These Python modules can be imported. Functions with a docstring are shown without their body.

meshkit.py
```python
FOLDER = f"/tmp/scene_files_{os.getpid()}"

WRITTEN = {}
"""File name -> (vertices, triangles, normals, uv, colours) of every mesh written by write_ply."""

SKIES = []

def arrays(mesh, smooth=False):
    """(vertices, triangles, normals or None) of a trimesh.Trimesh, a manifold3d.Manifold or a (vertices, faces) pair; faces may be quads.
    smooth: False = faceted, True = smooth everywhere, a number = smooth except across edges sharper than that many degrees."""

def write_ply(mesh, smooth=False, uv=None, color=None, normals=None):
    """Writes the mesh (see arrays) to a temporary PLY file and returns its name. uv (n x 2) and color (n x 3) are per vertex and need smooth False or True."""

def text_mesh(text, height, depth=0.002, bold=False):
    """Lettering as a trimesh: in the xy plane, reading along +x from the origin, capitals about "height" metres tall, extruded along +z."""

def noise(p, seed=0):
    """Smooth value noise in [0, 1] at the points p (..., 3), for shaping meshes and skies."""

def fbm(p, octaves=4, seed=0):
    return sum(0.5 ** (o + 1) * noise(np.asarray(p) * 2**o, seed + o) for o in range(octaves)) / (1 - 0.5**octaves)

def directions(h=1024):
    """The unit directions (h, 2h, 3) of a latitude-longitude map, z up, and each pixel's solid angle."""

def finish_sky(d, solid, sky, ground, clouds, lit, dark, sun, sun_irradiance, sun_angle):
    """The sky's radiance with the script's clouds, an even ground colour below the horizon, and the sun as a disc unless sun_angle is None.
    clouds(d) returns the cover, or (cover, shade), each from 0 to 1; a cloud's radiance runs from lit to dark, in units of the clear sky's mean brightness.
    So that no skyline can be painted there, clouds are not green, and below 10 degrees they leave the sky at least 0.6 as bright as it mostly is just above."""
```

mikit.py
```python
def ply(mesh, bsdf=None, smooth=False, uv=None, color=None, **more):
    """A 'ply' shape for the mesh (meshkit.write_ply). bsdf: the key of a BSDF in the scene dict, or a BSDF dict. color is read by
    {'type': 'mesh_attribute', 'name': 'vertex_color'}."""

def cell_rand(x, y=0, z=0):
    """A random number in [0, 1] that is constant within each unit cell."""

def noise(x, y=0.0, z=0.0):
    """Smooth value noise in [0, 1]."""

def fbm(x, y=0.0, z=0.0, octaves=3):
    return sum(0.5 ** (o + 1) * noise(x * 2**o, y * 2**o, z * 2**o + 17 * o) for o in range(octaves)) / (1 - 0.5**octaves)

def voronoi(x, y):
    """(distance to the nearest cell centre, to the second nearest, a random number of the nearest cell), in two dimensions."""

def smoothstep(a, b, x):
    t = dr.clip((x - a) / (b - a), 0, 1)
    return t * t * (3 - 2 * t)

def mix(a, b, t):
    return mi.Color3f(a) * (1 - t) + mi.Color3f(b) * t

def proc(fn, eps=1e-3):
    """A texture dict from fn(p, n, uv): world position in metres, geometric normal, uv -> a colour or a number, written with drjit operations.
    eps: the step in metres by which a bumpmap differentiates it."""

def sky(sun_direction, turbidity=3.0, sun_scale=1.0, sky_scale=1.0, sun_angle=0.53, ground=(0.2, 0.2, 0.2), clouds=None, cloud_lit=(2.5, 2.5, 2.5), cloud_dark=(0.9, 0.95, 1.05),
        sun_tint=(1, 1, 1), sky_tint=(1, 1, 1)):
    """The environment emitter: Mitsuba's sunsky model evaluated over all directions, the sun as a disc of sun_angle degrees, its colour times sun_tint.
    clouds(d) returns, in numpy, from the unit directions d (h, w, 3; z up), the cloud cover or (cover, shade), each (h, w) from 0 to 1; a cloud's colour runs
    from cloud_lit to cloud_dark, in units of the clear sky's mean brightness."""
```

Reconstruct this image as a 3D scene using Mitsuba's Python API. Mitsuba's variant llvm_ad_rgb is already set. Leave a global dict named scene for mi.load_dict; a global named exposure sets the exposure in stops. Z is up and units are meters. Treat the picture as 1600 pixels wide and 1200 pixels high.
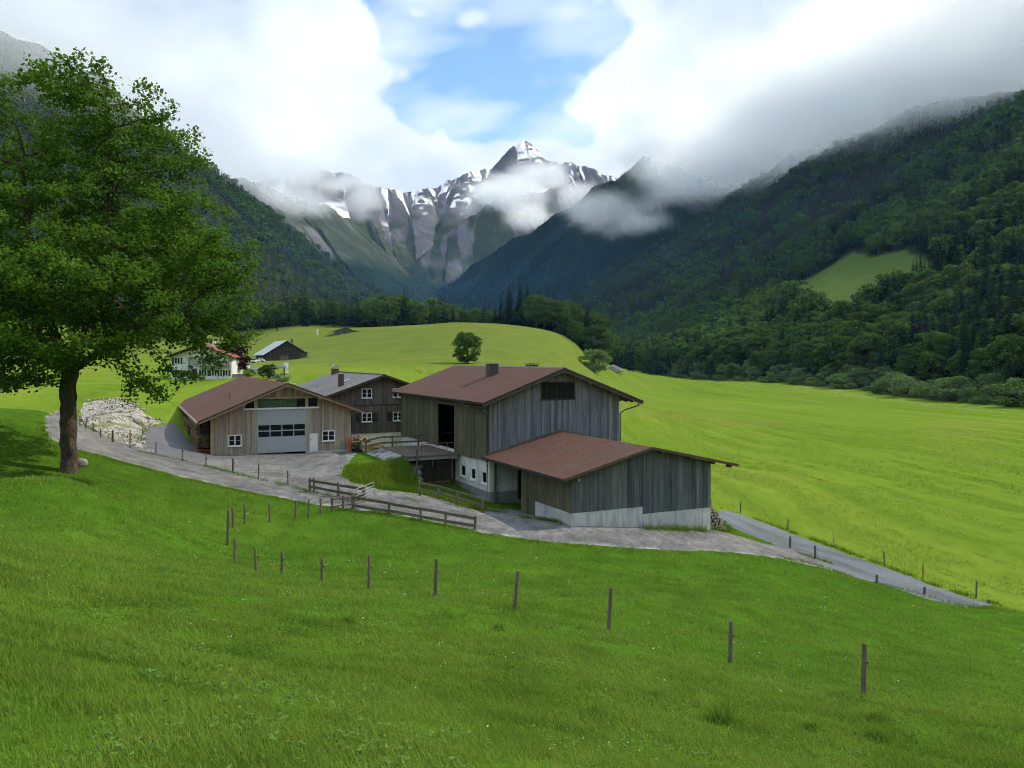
import math, random
import numpy as np, trimesh, drjit as dr, mitsuba as mi, mikit, meshkit
from mikit import noise, fbm, voronoi, cell_rand, smoothstep, mix
from scipy.spatial import cKDTree
from shapely.geometry import Polygon, LineString, Point
import shapely

# ------------------------------------------------------------------ camera, sky, exposure
F, HOR = 1256.0, 560.0            # focal length and horizon row of the 1600 x 1200 photograph; the eye is the origin
scene, labels = {}, {}
T = mi.ScalarTransform4f
exposure = 1.80
scene['camera'] = {'type': 'perspective', 'fov': math.degrees(2 * math.atan(800 / F)), 'fov_axis': 'x', 'near_clip': 0.2, 'far_clip': 20000.0,
                   'principal_point_offset_x': 0.0, 'principal_point_offset_y': (600 - HOR) / 1200.0,
                   'to_world': T().look_at(origin=[0, 0, 0], target=[0, 1, 0], up=[0, 0, 1])}
SAZ, SEL = math.radians(69.0), math.radians(43.0)
SUN = np.array([math.sin(SAZ) * math.cos(SEL), math.cos(SAZ) * math.cos(SEL), math.sin(SEL)])


def sky_clouds(d):
    az = np.degrees(np.arctan2(d[..., 0], d[..., 1]))       # 0 = up the valley, + to the right
    el = np.degrees(np.arcsin(np.clip(d[..., 2], -1, 1)))
    k = 57.3
    big = meshkit.fbm(d / np.maximum(d[..., 2:3] + 0.22, 0.1) * 2.1 + 3.1, 5, 3)
    puff = meshkit.fbm(d * 8.5 + 1.7, 6, 11)
    fine = meshkit.fbm(d * 24.0, 5, 5)

    def blob(x, y, rx, ry):             # a bank of cloud, its place given as tangents of azimuth and height
        a, e = math.degrees(math.atan(x)), math.degrees(math.atan(y))
        return np.exp(-((az - a) / (rx * k)) ** 2 - ((el - e) / (ry * k)) ** 2)
    bank = (0.95 * blob(-.36, .33, .145, .16) + 0.95 * blob(-.50, .40, .20, .22) + 0.75 * blob(-.235, .345, .055, .075) + 0.95 * blob(-.30, .21, .16, .085) + 0.8 * blob(-.155, .225, .085, .062) + 0.62 * blob(-.075, .20, .06, .05)
            + 0.55 * blob(.02, .225, .06, .045) + 0.8 * blob(.10, .20, .10, .06) + 0.8 * blob(.205, .27, .07, .10) + 1.0 * blob(.30, .36, .14, .16) + 1.1 * blob(.52, .36, .25, .26) + 0.32 * blob(.08, .31, .07, .03) + 0.42 * blob(0.02, .425, .12, .018))
    front = np.exp(-(az / 38.0) ** 2 - ((el - 14) / 20.0) ** 2)
    v = np.minimum(bank, 1.15) * front ** 0.15 + 1.0 * (puff - 0.5) + 0.5 * (fine - 0.5) + (0.62 + 0.9 * (big - 0.5)) * (1 - np.clip(front * 1.25, 0, 1))
    cover = np.clip((v - 0.34) / 0.16, 0, 1)
    wisp = 0.75 * np.clip((meshkit.fbm(np.stack([d[..., 0] * 7 + d[..., 2] * 9, d[..., 1] * 4, d[..., 2] * 20 - d[..., 0] * 6], -1) + 9, 5, 8) - 0.37) / 0.34, 0, 1)
    cover = np.maximum(cover, wisp)
    shade = np.clip(0.42 * blob(.60, .36, .25, .25) + 0.25 * blob(-.42, .36, .2, .14) + 0.12 + 2.2 * (0.5 - meshkit.fbm(d * 9.0 + 5.2, 6, 21)), 0, 1) * np.clip(cover * 1.3 - 0.3, 0, 1)
    return cover, shade


scene['sky'] = mikit.sky(SUN.tolist(), turbidity=3, clouds=sky_clouds, cloud_lit=(1.86, 2.10, 2.45), cloud_dark=(0.82, 1.06, 1.45), sky_tint=(1.60, 1.78, 1.80), sun_tint=(0.88, 0.98, 1.16))

AX = np.array([-(650 - 800) / F * -1.0, 1.0]); AX = AX / np.linalg.norm(AX)          # the valley's direction
AXR = np.array([AX[1], -AX[0]])


def P(px, py, d):
    "the point at depth d that the photograph shows at pixel (px, py)"
    return np.array([(px - 800) / F * d, d, (HOR - py) / F * d])
# ------------------------------------------------------------------ materials
def C(*a):
    return mi.Color3f(*a)


def diffuse(fn, bump=None, scale=1.0, eps=0.01):
    b = {'type': 'diffuse', 'reflectance': mikit.proc(fn) if callable(fn) else {'type': 'rgb', 'value': list(fn)}}
    if bump is not None:
        b = {'type': 'bumpmap', 'arbitrary': mikit.proc(bump, eps), 'scale': scale, 'nested': b}
    return {'type': 'twosided', 'bsdf': b}


def rough(fn, r=0.5, spec=0.5, metallic=0.0, bump=None, scale=1.0, eps=0.01):
    b = {'type': 'principled', 'base_color': mikit.proc(fn) if callable(fn) else {'type': 'rgb', 'value': list(fn)}, 'roughness': r, 'specular': spec, 'metallic': metallic}
    if bump is not None:
        b = {'type': 'bumpmap', 'arbitrary': mikit.proc(bump, eps), 'scale': scale, 'nested': b}
    return {'type': 'twosided', 'bsdf': b}


AXx, AXy = float(AX[0]), float(AX[1])


def f_ground(p, n, uv):
    x, y, z = p.x, p.y, p.z
    L = x * AXy - y * AXx
    t = x * AXx + y * AXy
    a = fbm(x / 7.0, y / 7.0, 0.0, 3)
    b = fbm(x / 0.9, y / 0.9, 0.3, 3)
    edge = 17.6 + (67 - y) * 0.418
    mead = dr.maximum(smoothstep(-1.5, 1.5, x - edge), smoothstep(-2, 2, y - 78))
    past = mix(C(0.036, 0.096, 0.008), C(0.068, 0.136, 0.013), a) * (0.55 + 0.9 * b)
    streak = fbm(L / 1.6 + 2.0 * noise(t / 60.0), t / 70.0, 0.7, 3)
    wide = fbm(L / 14.0 + 1.5 * noise(t / 90.0), t / 120.0, 0.2, 2)
    blotch = fbm(x / 22.0, y / 22.0, 0.9, 3)
    fleck = fbm(x / 0.55 + 9.0, y / 2.2, 0.6, 3)
    hay = mix(C(0.066, 0.136, 0.010), C(0.166, 0.232, 0.030), dr.clip(0.85 * streak + 0.35 * wide + 0.30 * blotch - 0.22, 0, 1)) * (0.70 + 0.28 * b + 0.36 * fleck)
    hay = mix(hay, C(0.150, 0.180, 0.034), smoothstep(0.52, 0.8, blotch) * 0.6)
    hump = smoothstep(140, 300, y) * smoothstep(110, 40, L)
    tread = fbm(x / 30.0, y / 9.0, z / 1.2, 3)
    hay = mix(hay, mix(C(0.078, 0.125, 0.020), C(0.155, 0.185, 0.040), 0.6 * tread + 0.4 * a), hump)
    g = mix(past, hay, mead)
    # the forest floor and the clearing on the right flank
    fl = dr.maximum(smoothstep(176, 190, L), smoothstep(20, 30, z) * smoothstep(60, 20, L))
    u = (L - 285 - 0.33 * (t - 475)) / 36.0
    v = (t - 560) / 112.0
    clear = smoothstep(1.08, 0.92, dr.maximum(dr.abs(u), dr.abs(v)) + 0.12 * (noise(x / 20, y / 20) - 0.5))
    g = mix(g, mix(C(0.018, 0.030, 0.010), C(0.035, 0.048, 0.014), a), fl)
    return mix(g, mix(C(0.055, 0.105, 0.020), C(0.120, 0.160, 0.038), 0.5 * tread + 0.5 * blotch), clear * fl)


def h_ground(p, n, uv):
    return fbm(p.x / 0.35, p.y / 0.35, 0.0, 3) * dr.exp(-(p.x * p.x + p.y * p.y) / 14000.0)


scene['m_ground'] = diffuse(f_ground, h_ground, 0.10, 0.05)


def f_gravel(p, n, uv):                      # uv.x: metres to the edge of the track
    a = fbm(p.x / 1.7, p.y / 1.7, 0.0, 3)
    b = noise(p.x / 0.16, p.y / 0.30)
    c = noise(p.x / 0.42, p.y / 0.7, 3.0)
    e = uv.x + 0.5 * (noise(p.x / 1.1, p.y / 1.1, 2.0) - 0.5)
    rut = smoothstep(0.35, 0.8, e) * smoothstep(1.7, 1.2, e) * 0.5 + smoothstep(2.0, 2.6, e) * 0.35
    wet = smoothstep(0.45, 0.7, fbm(p.x / 3.5, p.y / 3.5, 5.0, 3))
    g = mix(C(0.085, 0.088, 0.092), C(0.27, 0.275, 0.275), 0.30 * a + 0.40 * b + 0.36 * c - 0.03) * (1 - 0.22 * wet) * (1 - 0.30 * rut)
    return mix(g, C(0.40, 0.40, 0.38), smoothstep(0.5, 0.0, e) * smoothstep(0.35, 0.7, c) * 0.7)


scene['m_gravel'] = diffuse(f_gravel, lambda p, n, uv: noise(p.x / 0.12, p.y / 0.12) + noise(p.x / 0.3, p.y / 0.3), 0.06, 0.03)


def f_white_gravel(p, n, uv):
    d1, d2, r = voronoi(p.x / 0.33, p.y / 0.33)
    a = fbm(p.x / 2.5, p.y / 2.5, 2.0, 3)
    g = mix(C(0.31, 0.30, 0.265), C(0.52, 0.50, 0.445), 0.5 * r + 0.5 * a) * smoothstep(0.0, 0.22, d2 - d1)
    return mix(g, C(0.13, 0.16, 0.05), smoothstep(0.56, 0.72, fbm(p.x / 1.3, p.y / 1.3, 8.0, 3)) * 0.75)


scene['m_white_gravel'] = diffuse(f_white_gravel, lambda p, n, uv: noise(p.x / 0.2, p.y / 0.2) + noise(p.x / 0.45, p.y / 0.45), 0.12, 0.04)


def f_asphalt(p, n, uv):
    a = fbm(p.x / 2.2, p.y / 2.2, 0.0, 4)
    b = noise(p.x / 0.06, p.y / 0.06)
    edge = 17.6 + (67 - p.y) * 0.418
    seam = smoothstep(0.12, 0.02, dr.abs(p.x - edge + 1.2 + 0.25 * noise(p.y / 2.0)))
    wet = smoothstep(0.5, 0.62, fbm((p.x + p.y * 0.4) / 1.2, p.y / 5.0, 4.0, 3))
    return mix(C(0.060, 0.070, 0.086), C(0.120, 0.136, 0.158), 0.6 * a + 0.4 * b) * (1 - 0.30 * wet) * (1 - 0.35 * seam)


scene['m_asphalt'] = rough(f_asphalt, 0.42, 0.5)
scene['m_yard_asphalt'] = rough(lambda p, n, uv: mix(C(0.06, 0.062, 0.068), C(0.10, 0.102, 0.108), fbm(p.x / 1.2, p.y / 1.2, 0.0, 3)), 0.7, 0.3)


# boards: uv.x is a random number of the board, uv.y the height in metres above the foot of the wall, or beyond 100 less the drop below the eave
def boards(lo, hi, brown, amount, green=0.0):
    def fn(p, n, uv):
        r = uv.x
        r2 = cell_rand(r * 997.0, 3.0)
        r3 = cell_rand(r * 733.0, 7.0)
        along = (p.x * 0.902 + p.y * 0.431) + (p.y * 0.902 - p.x * 0.431)
        grain = noise(along / 0.018 + r * 50, p.z / 0.9, r * 90)
        blot = fbm(along / 0.11, p.z / 1.6, r * 40, 3)
        base = mix(C(*lo), C(*hi), dr.clip(0.55 * r + 0.25 * grain + 0.45 * (blot - 0.3), 0, 1))
        drop = uv.y
        keep = dr.exp(-dr.maximum(drop, 0.0) / (0.5 + 1.3 * r2)) * amount + 0.22 * amount * smoothstep(0.55, 0.95, r3)
        base = mix(base, C(*brown) * (0.7 + 0.6 * r2), dr.clip(keep * (0.55 + 0.7 * blot), 0, 0.95))
        if green:
            base = mix(base, C(0.075, 0.088, 0.040), green * fbm(p.x / 0.8, p.y / 0.8, p.z / 1.5, 2))
        return base * (0.62 + 0.75 * grain * blot + 0.25 * r3)
    return fn


scene['m_boards_grey'] = diffuse(boards((0.058, 0.073, 0.094), (0.240, 0.272, 0.315), (0.20, 0.155, 0.098), 0.7))
scene['m_boards_annex'] = diffuse(boards((0.048, 0.062, 0.073), (0.172, 0.195, 0.212), (0.15, 0.135, 0.095), 0.6, 0.10))
scene['m_boards_green'] = diffuse(boards((0.085, 0.085, 0.060), (0.20, 0.19, 0.135), (0.20, 0.175, 0.095), 0.5, 0.5))
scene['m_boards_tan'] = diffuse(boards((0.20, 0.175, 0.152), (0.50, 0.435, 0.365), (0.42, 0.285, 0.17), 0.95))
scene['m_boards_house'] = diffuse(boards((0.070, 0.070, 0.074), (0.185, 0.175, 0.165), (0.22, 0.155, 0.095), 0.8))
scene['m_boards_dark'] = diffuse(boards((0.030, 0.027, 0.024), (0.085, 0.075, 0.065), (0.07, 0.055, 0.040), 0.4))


def f_shingle(p, n, uv):                     # uv in metres: along the eave, up the slope
    row = dr.floor(uv.y / 0.145)
    x = uv.x + 0.5 * cell_rand(row, 5.0)
    tab = cell_rand(dr.floor(x / 0.30), row)
    tab2 = cell_rand(dr.floor(x / 0.95), row, 4.0)
    seam = smoothstep(0.0, 0.022, uv.y - row * 0.145)
    a = fbm(uv.x / 1.6, uv.y / 1.1, 0.0, 4)
    run = fbm(uv.x / 0.35, uv.y / 5.0, 2.0, 3)
    speck = noise(uv.x / 0.03, uv.y / 0.03)
    c = mix(C(0.050, 0.023, 0.017), C(0.106, 0.051, 0.040), 0.34 * tab + 0.14 * tab2 + 0.34 * a + 0.2 * speck)
    c = mix(c, C(0.062, 0.060, 0.046), 0.5 * smoothstep(0.48, 0.75, run))
    return c * (0.70 + 0.30 * seam)


scene['m_shingle'] = rough(f_shingle, 0.85, 0.25, bump=lambda p, n, uv: 0.012 * (1 - (uv.y / 0.145 - dr.floor(uv.y / 0.145))) + 0.004 * noise(uv.x / 0.05, uv.y / 0.05), scale=1.0, eps=0.01)


def f_greyroof(p, n, uv):
    row = dr.floor(uv.y / 0.30)
    tab = cell_rand(dr.floor(uv.x / 0.4 + 0.5 * row), row)
    a = fbm(uv.x / 1.8, uv.y / 3.0, 0.0, 4)
    run = fbm(uv.x / 0.5, uv.y / 6.0, 3.0, 3)
    return mix(C(0.062, 0.064, 0.068), C(0.145, 0.148, 0.15), 0.3 * tab + 0.6 * a) * (0.75 + 0.5 * run)


scene['m_greyroof'] = rough(f_greyroof, 0.7, 0.3)
scene['m_metalroof'] = rough(lambda p, n, uv: mix(C(0.26, 0.275, 0.29), C(0.40, 0.42, 0.44), fbm(uv.x / 0.5, uv.y / 4.0, 0.0, 3)), 0.45, 0.5)
scene['m_redtile'] = rough(lambda p, n, uv: mix(C(0.12, 0.035, 0.026), C(0.24, 0.075, 0.050), 0.5 * cell_rand(dr.floor(uv.x / 0.3), dr.floor(uv.y / 0.35)) + 0.5 * fbm(uv.x, uv.y, 0.0, 3)), 0.8, 0.3)
scene['m_dark_trim'] = rough(lambda p, n, uv: C(0.030, 0.026, 0.025) * (0.7 + 0.6 * noise(p.x / 0.2, p.y / 0.2, p.z / 0.2)), 0.55, 0.4)
scene['m_brown_trim'] = rough(lambda p, n, uv: C(0.085, 0.050, 0.038) * (0.7 + 0.6 * noise(p.x / 0.25, p.y / 0.25, p.z / 0.2)), 0.6, 0.3)


def f_timber(p, n, uv):
    g = fbm(p.x / 0.35 + p.z / 0.05, p.y / 0.35, p.z / 0.25, 3)
    return mix(C(0.30, 0.215, 0.125), C(0.52, 0.40, 0.25), g)


scene['m_timber'] = diffuse(f_timber)


def f_oldwood(p, n, uv):
    g = fbm((p.x + p.y) / 0.03, (p.x - p.y) / 0.4, p.z / 0.5, 3)
    a = noise(p.x / 0.6, p.y / 0.6, p.z / 0.6)
    return mix(C(0.060, 0.050, 0.040), C(0.215, 0.19, 0.155), 0.65 * g + 0.35 * a)


scene['m_oldwood'] = diffuse(f_oldwood)


def f_render(p, n, uv):                      # painted masonry with stains running down
    a = fbm(p.x / 1.4, p.y / 1.4, p.z / 1.4, 4)
    run = fbm((p.x + p.y) / 0.22, 0.0, p.z / 1.8, 3)
    return C(0.72, 0.735, 0.74) * (0.84 + 0.16 * a) * (1 - 0.22 * smoothstep(0.5, 0.75, run))


scene['m_render'] = diffuse(f_render)


def f_concrete(p, n, uv):
    a = fbm(p.x / 0.9, p.y / 0.9, p.z / 0.6, 4)
    run = fbm((p.x + p.y) / 0.3, 0.0, p.z / 1.5, 3)
    return mix(C(0.40, 0.42, 0.425), C(0.58, 0.60, 0.60), a) * (1 - 0.25 * smoothstep(0.45, 0.75, run))


scene['m_concrete'] = diffuse(f_concrete)
scene['m_plinth'] = diffuse(lambda p, n, uv: C(0.24, 0.25, 0.26) * (0.7 + 0.6 * fbm(p.x / 0.6, p.y / 0.6, p.z / 0.4, 3)))
scene['m_white_paint'] = rough(lambda p, n, uv: C(0.78, 0.78, 0.76) * (0.88 + 0.12 * noise(p.x / 0.3, p.y / 0.3, p.z / 0.3)), 0.5, 0.4)
scene['m_door_grey'] = rough(lambda p, n, uv: C(0.36, 0.385, 0.41) * (0.93 + 0.14 * fbm(p.x / 1.5, p.y / 1.5, p.z / 0.5, 3)), 0.45, 0.5)
scene['m_pane'] = {'type': 'twosided', 'bsdf': {'type': 'principled', 'base_color': {'type': 'rgb', 'value': [0.010, 0.012, 0.015]}, 'roughness': 0.12, 'specular': 0.18}}
scene['m_pane_green'] = {'type': 'twosided', 'bsdf': {'type': 'principled', 'base_color': mikit.proc(lambda p, n, uv: C(0.055, 0.095, 0.060) * (0.6 + 0.8 * noise(p.x / 0.5, p.y / 0.5, p.z / 0.3))), 'roughness': 0.12, 'specular': 0.5}}
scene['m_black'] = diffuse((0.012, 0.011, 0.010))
scene['m_metal'] = rough((0.45, 0.46, 0.47), 0.4, 0.5, 0.85)
scene['m_dark_metal'] = rough((0.05, 0.05, 0.052), 0.45, 0.5)
scene['m_white_plastic'] = rough((0.75, 0.76, 0.78), 0.25, 0.5)
scene['m_rubber'] = rough((0.02, 0.02, 0.02), 0.8, 0.3)
scene['m_orange'] = rough((0.45, 0.10, 0.03), 0.5, 0.5)
scene['m_green_paint'] = rough((0.05, 0.17, 0.06), 0.45, 0.5)
scene['m_shutter'] = rough((0.03, 0.075, 0.055), 0.6, 0.3)
scene['m_teal'] = rough((0.02, 0.16, 0.12), 0.6, 0.3)
scene['m_red'] = rough((0.35, 0.04, 0.03), 0.5, 0.4)
scene['m_fresh_wood'] = diffuse(lambda p, n, uv: mix(C(0.40, 0.29, 0.15), C(0.66, 0.52, 0.30), 0.6 * uv.x + 0.4 * noise(p.x / 0.1, p.y / 0.1, p.z / 0.1)))
scene['m_red_wood'] = diffuse(lambda p, n, uv: mix(C(0.14, 0.045, 0.022), C(0.34, 0.12, 0.055), 0.7 * uv.x + 0.3 * noise(p.x / 0.1, p.y / 0.1, p.z / 0.1)))
scene['m_stack_wood'] = diffuse(lambda p, n, uv: mix(C(0.060, 0.040, 0.028), C(0.24, 0.17, 0.11), 0.75 * uv.x + 0.25 * noise(p.x / 0.1, p.y / 0.1, p.z / 0.1)))
scene['m_log_bark'] = diffuse(lambda p, n, uv: mix(C(0.07, 0.055, 0.045), C(0.24, 0.21, 0.18), fbm(p.x / 0.1, p.y / 0.1, p.z / 0.1, 3)))
scene['m_log_end'] = diffuse(lambda p, n, uv: C(0.42, 0.37, 0.30) * (0.6 + 0.6 * noise(p.x / 0.07, p.y / 0.07, p.z / 0.07)))


def f_stone(p, n, uv):
    return mix(C(0.10, 0.098, 0.092), C(0.33, 0.32, 0.30), fbm(p.x / 0.25, p.y / 0.25, p.z / 0.25, 4))


scene['m_stone'] = diffuse(f_stone)


def f_bark(p, n, uv):
    d1, d2, r = voronoi((p.x + 0.6 * p.y) / 0.11, p.z / 0.20)
    a = fbm(p.x / 0.25, p.y / 0.25, p.z / 0.4, 3)
    c = mix(C(0.045, 0.036, 0.028), C(0.155, 0.125, 0.095), 0.6 * a + 0.4 * r) * (0.45 + 0.55 * smoothstep(0.0, 0.22, d2 - d1))
    moss = smoothstep(0.5, 0.72, fbm(p.x / 0.4, p.y / 0.4, p.z / 0.7, 3))
    return mix(c, C(0.075, 0.080, 0.028), 0.55 * moss)


scene['m_bark'] = diffuse(f_bark, lambda p, n, uv: fbm((p.x + 0.6 * p.y) / 0.09, 0.0, p.z / 0.16, 3), 0.10, 0.01)
scene['m_trunk'] = diffuse(lambda p, n, uv: C(0.075, 0.060, 0.048) * (0.6 + 0.8 * noise(p.x / 0.3, p.y / 0.3, p.z / 0.6)))


# leaves: uv.x a random number of the leaf or clump
def leaf(lo, hi, trans, patch=9.0, vary=0.5):
    def fn(p, n, uv):
        a = noise(p.x / patch, p.y / patch, 3.3)
        b = fbm(p.x / (patch * 5), p.y / (patch * 5), 8.0, 2)
        return mix(C(*lo), C(*hi), dr.clip(0.5 * uv.x + vary * (0.8 * a + 0.5 * b) - 0.1, 0, 1))
    return {'type': 'principledthin', 'base_color': mikit.proc(fn), 'roughness': 0.55, 'diff_trans': trans, 'spec_trans': 0.0, 'eta': 1.3}


scene['m_maple_leaf'] = leaf((0.042, 0.108, 0.012), (0.160, 0.280, 0.036), 0.85, 2.0, 0.4)
scene['m_broadleaf'] = leaf((0.022, 0.062, 0.014), (0.125, 0.205, 0.044), 0.6)
scene['m_needles'] = leaf((0.007, 0.021, 0.014), (0.028, 0.056, 0.026), 0.25)
scene['m_willow'] = leaf((0.070, 0.140, 0.040), (0.215, 0.300, 0.115), 0.65, 5.0)
scene['m_purple_leaf'] = leaf((0.020, 0.010, 0.014), (0.055, 0.022, 0.030), 0.4)
scene['m_grass'] = leaf((0.050, 0.134, 0.010), (0.200, 0.305, 0.045), 0.8, 0.9, 0.9)
scene['m_hay'] = leaf((0.105, 0.200, 0.018), (0.235, 0.320, 0.050), 0.8, 6.0, 0.5)
scene['m_tall_grass'] = leaf((0.060, 0.135, 0.010), (0.175, 0.235, 0.025), 0.7, 0.9, 0.5)
scene['m_weed'] = leaf((0.070, 0.170, 0.028), (0.200, 0.320, 0.080), 0.6, 1.0, 0.3)
scene['m_flower_white'] = diffuse((0.75, 0.75, 0.68))
scene['m_flower_yellow'] = diffuse((0.65, 0.50, 0.03))


def f_mountain(p, n, uv):                    # uv: along the crest and away from it, in kilometres
    a = fbm(p.x / 130.0, p.y / 130.0, p.z / 130.0, 4)
    b = fbm(uv.x * 16.0, uv.y * 3.0, 1.0, 4)
    c = fbm(uv.x * 34.0, uv.y * 4.0, 4.0, 4)
    z = p.z + 260 * (a - 0.5)
    rock = mix(C(0.060, 0.066, 0.080), C(0.165, 0.165, 0.172), 0.5 * c + 0.5 * a)
    alp = mix(C(0.016, 0.034, 0.015), C(0.050, 0.076, 0.026), b)
    wood = mix(C(0.008, 0.018, 0.012), C(0.024, 0.042, 0.020), c)
    steep = smoothstep(0.74, 0.55, n.z + 0.35 * (b - 0.5))
    g = mix(alp, rock, dr.clip(steep * 0.30 + 0.8 * smoothstep(0.50, 0.62, 0.6 * c + 0.4 * a) * smoothstep(330, 520, z) + smoothstep(760, 980, z) * 0.8, 0, 1))
    g = mix(g, wood, dr.maximum(smoothstep(470, 300, z), smoothstep(167.0, 167.2, uv.x) * smoothstep(800, 560, z)))
    wu = uv.x + 0.02 * (noise(p.x / 60.0, p.y / 60.0, p.z / 60.0) - 0.5)
    d = fbm(wu * 52.0, uv.y * 7.0, 6.0, 4)
    e = fbm(p.x / 42.0, p.y / 42.0, p.z / 42.0, 3)
    hi = smoothstep(800, 1120, p.z + 240 * (b - 0.5) + 220 * (a - 0.5))
    streak = 0.62 * d + 0.20 * b + 0.30 * e + 0.10 * (smoothstep(850, 1250, p.z) - 0.5) - 0.16 * smoothstep(0.60, 0.35, n.z)
    sn = smoothstep(0.505, 0.54, streak) * smoothstep(153.0, 152.8, uv.x)
    gul = smoothstep(0.64, 0.70, 0.7 * fbm(uv.x * 9.0, uv.y * 2.0, 3.0, 3) + 0.4 * (d - 0.1)) * smoothstep(560, 700, p.z) * smoothstep(153.0, 152.8, uv.x)
    g = g * (0.62 + 0.5 * d + 0.28 * e)
    return mix(g, C(0.80, 0.83, 0.86), dr.clip(hi * sn + gul, 0, 1))


scene['m_mountain'] = diffuse(f_mountain)
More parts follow.
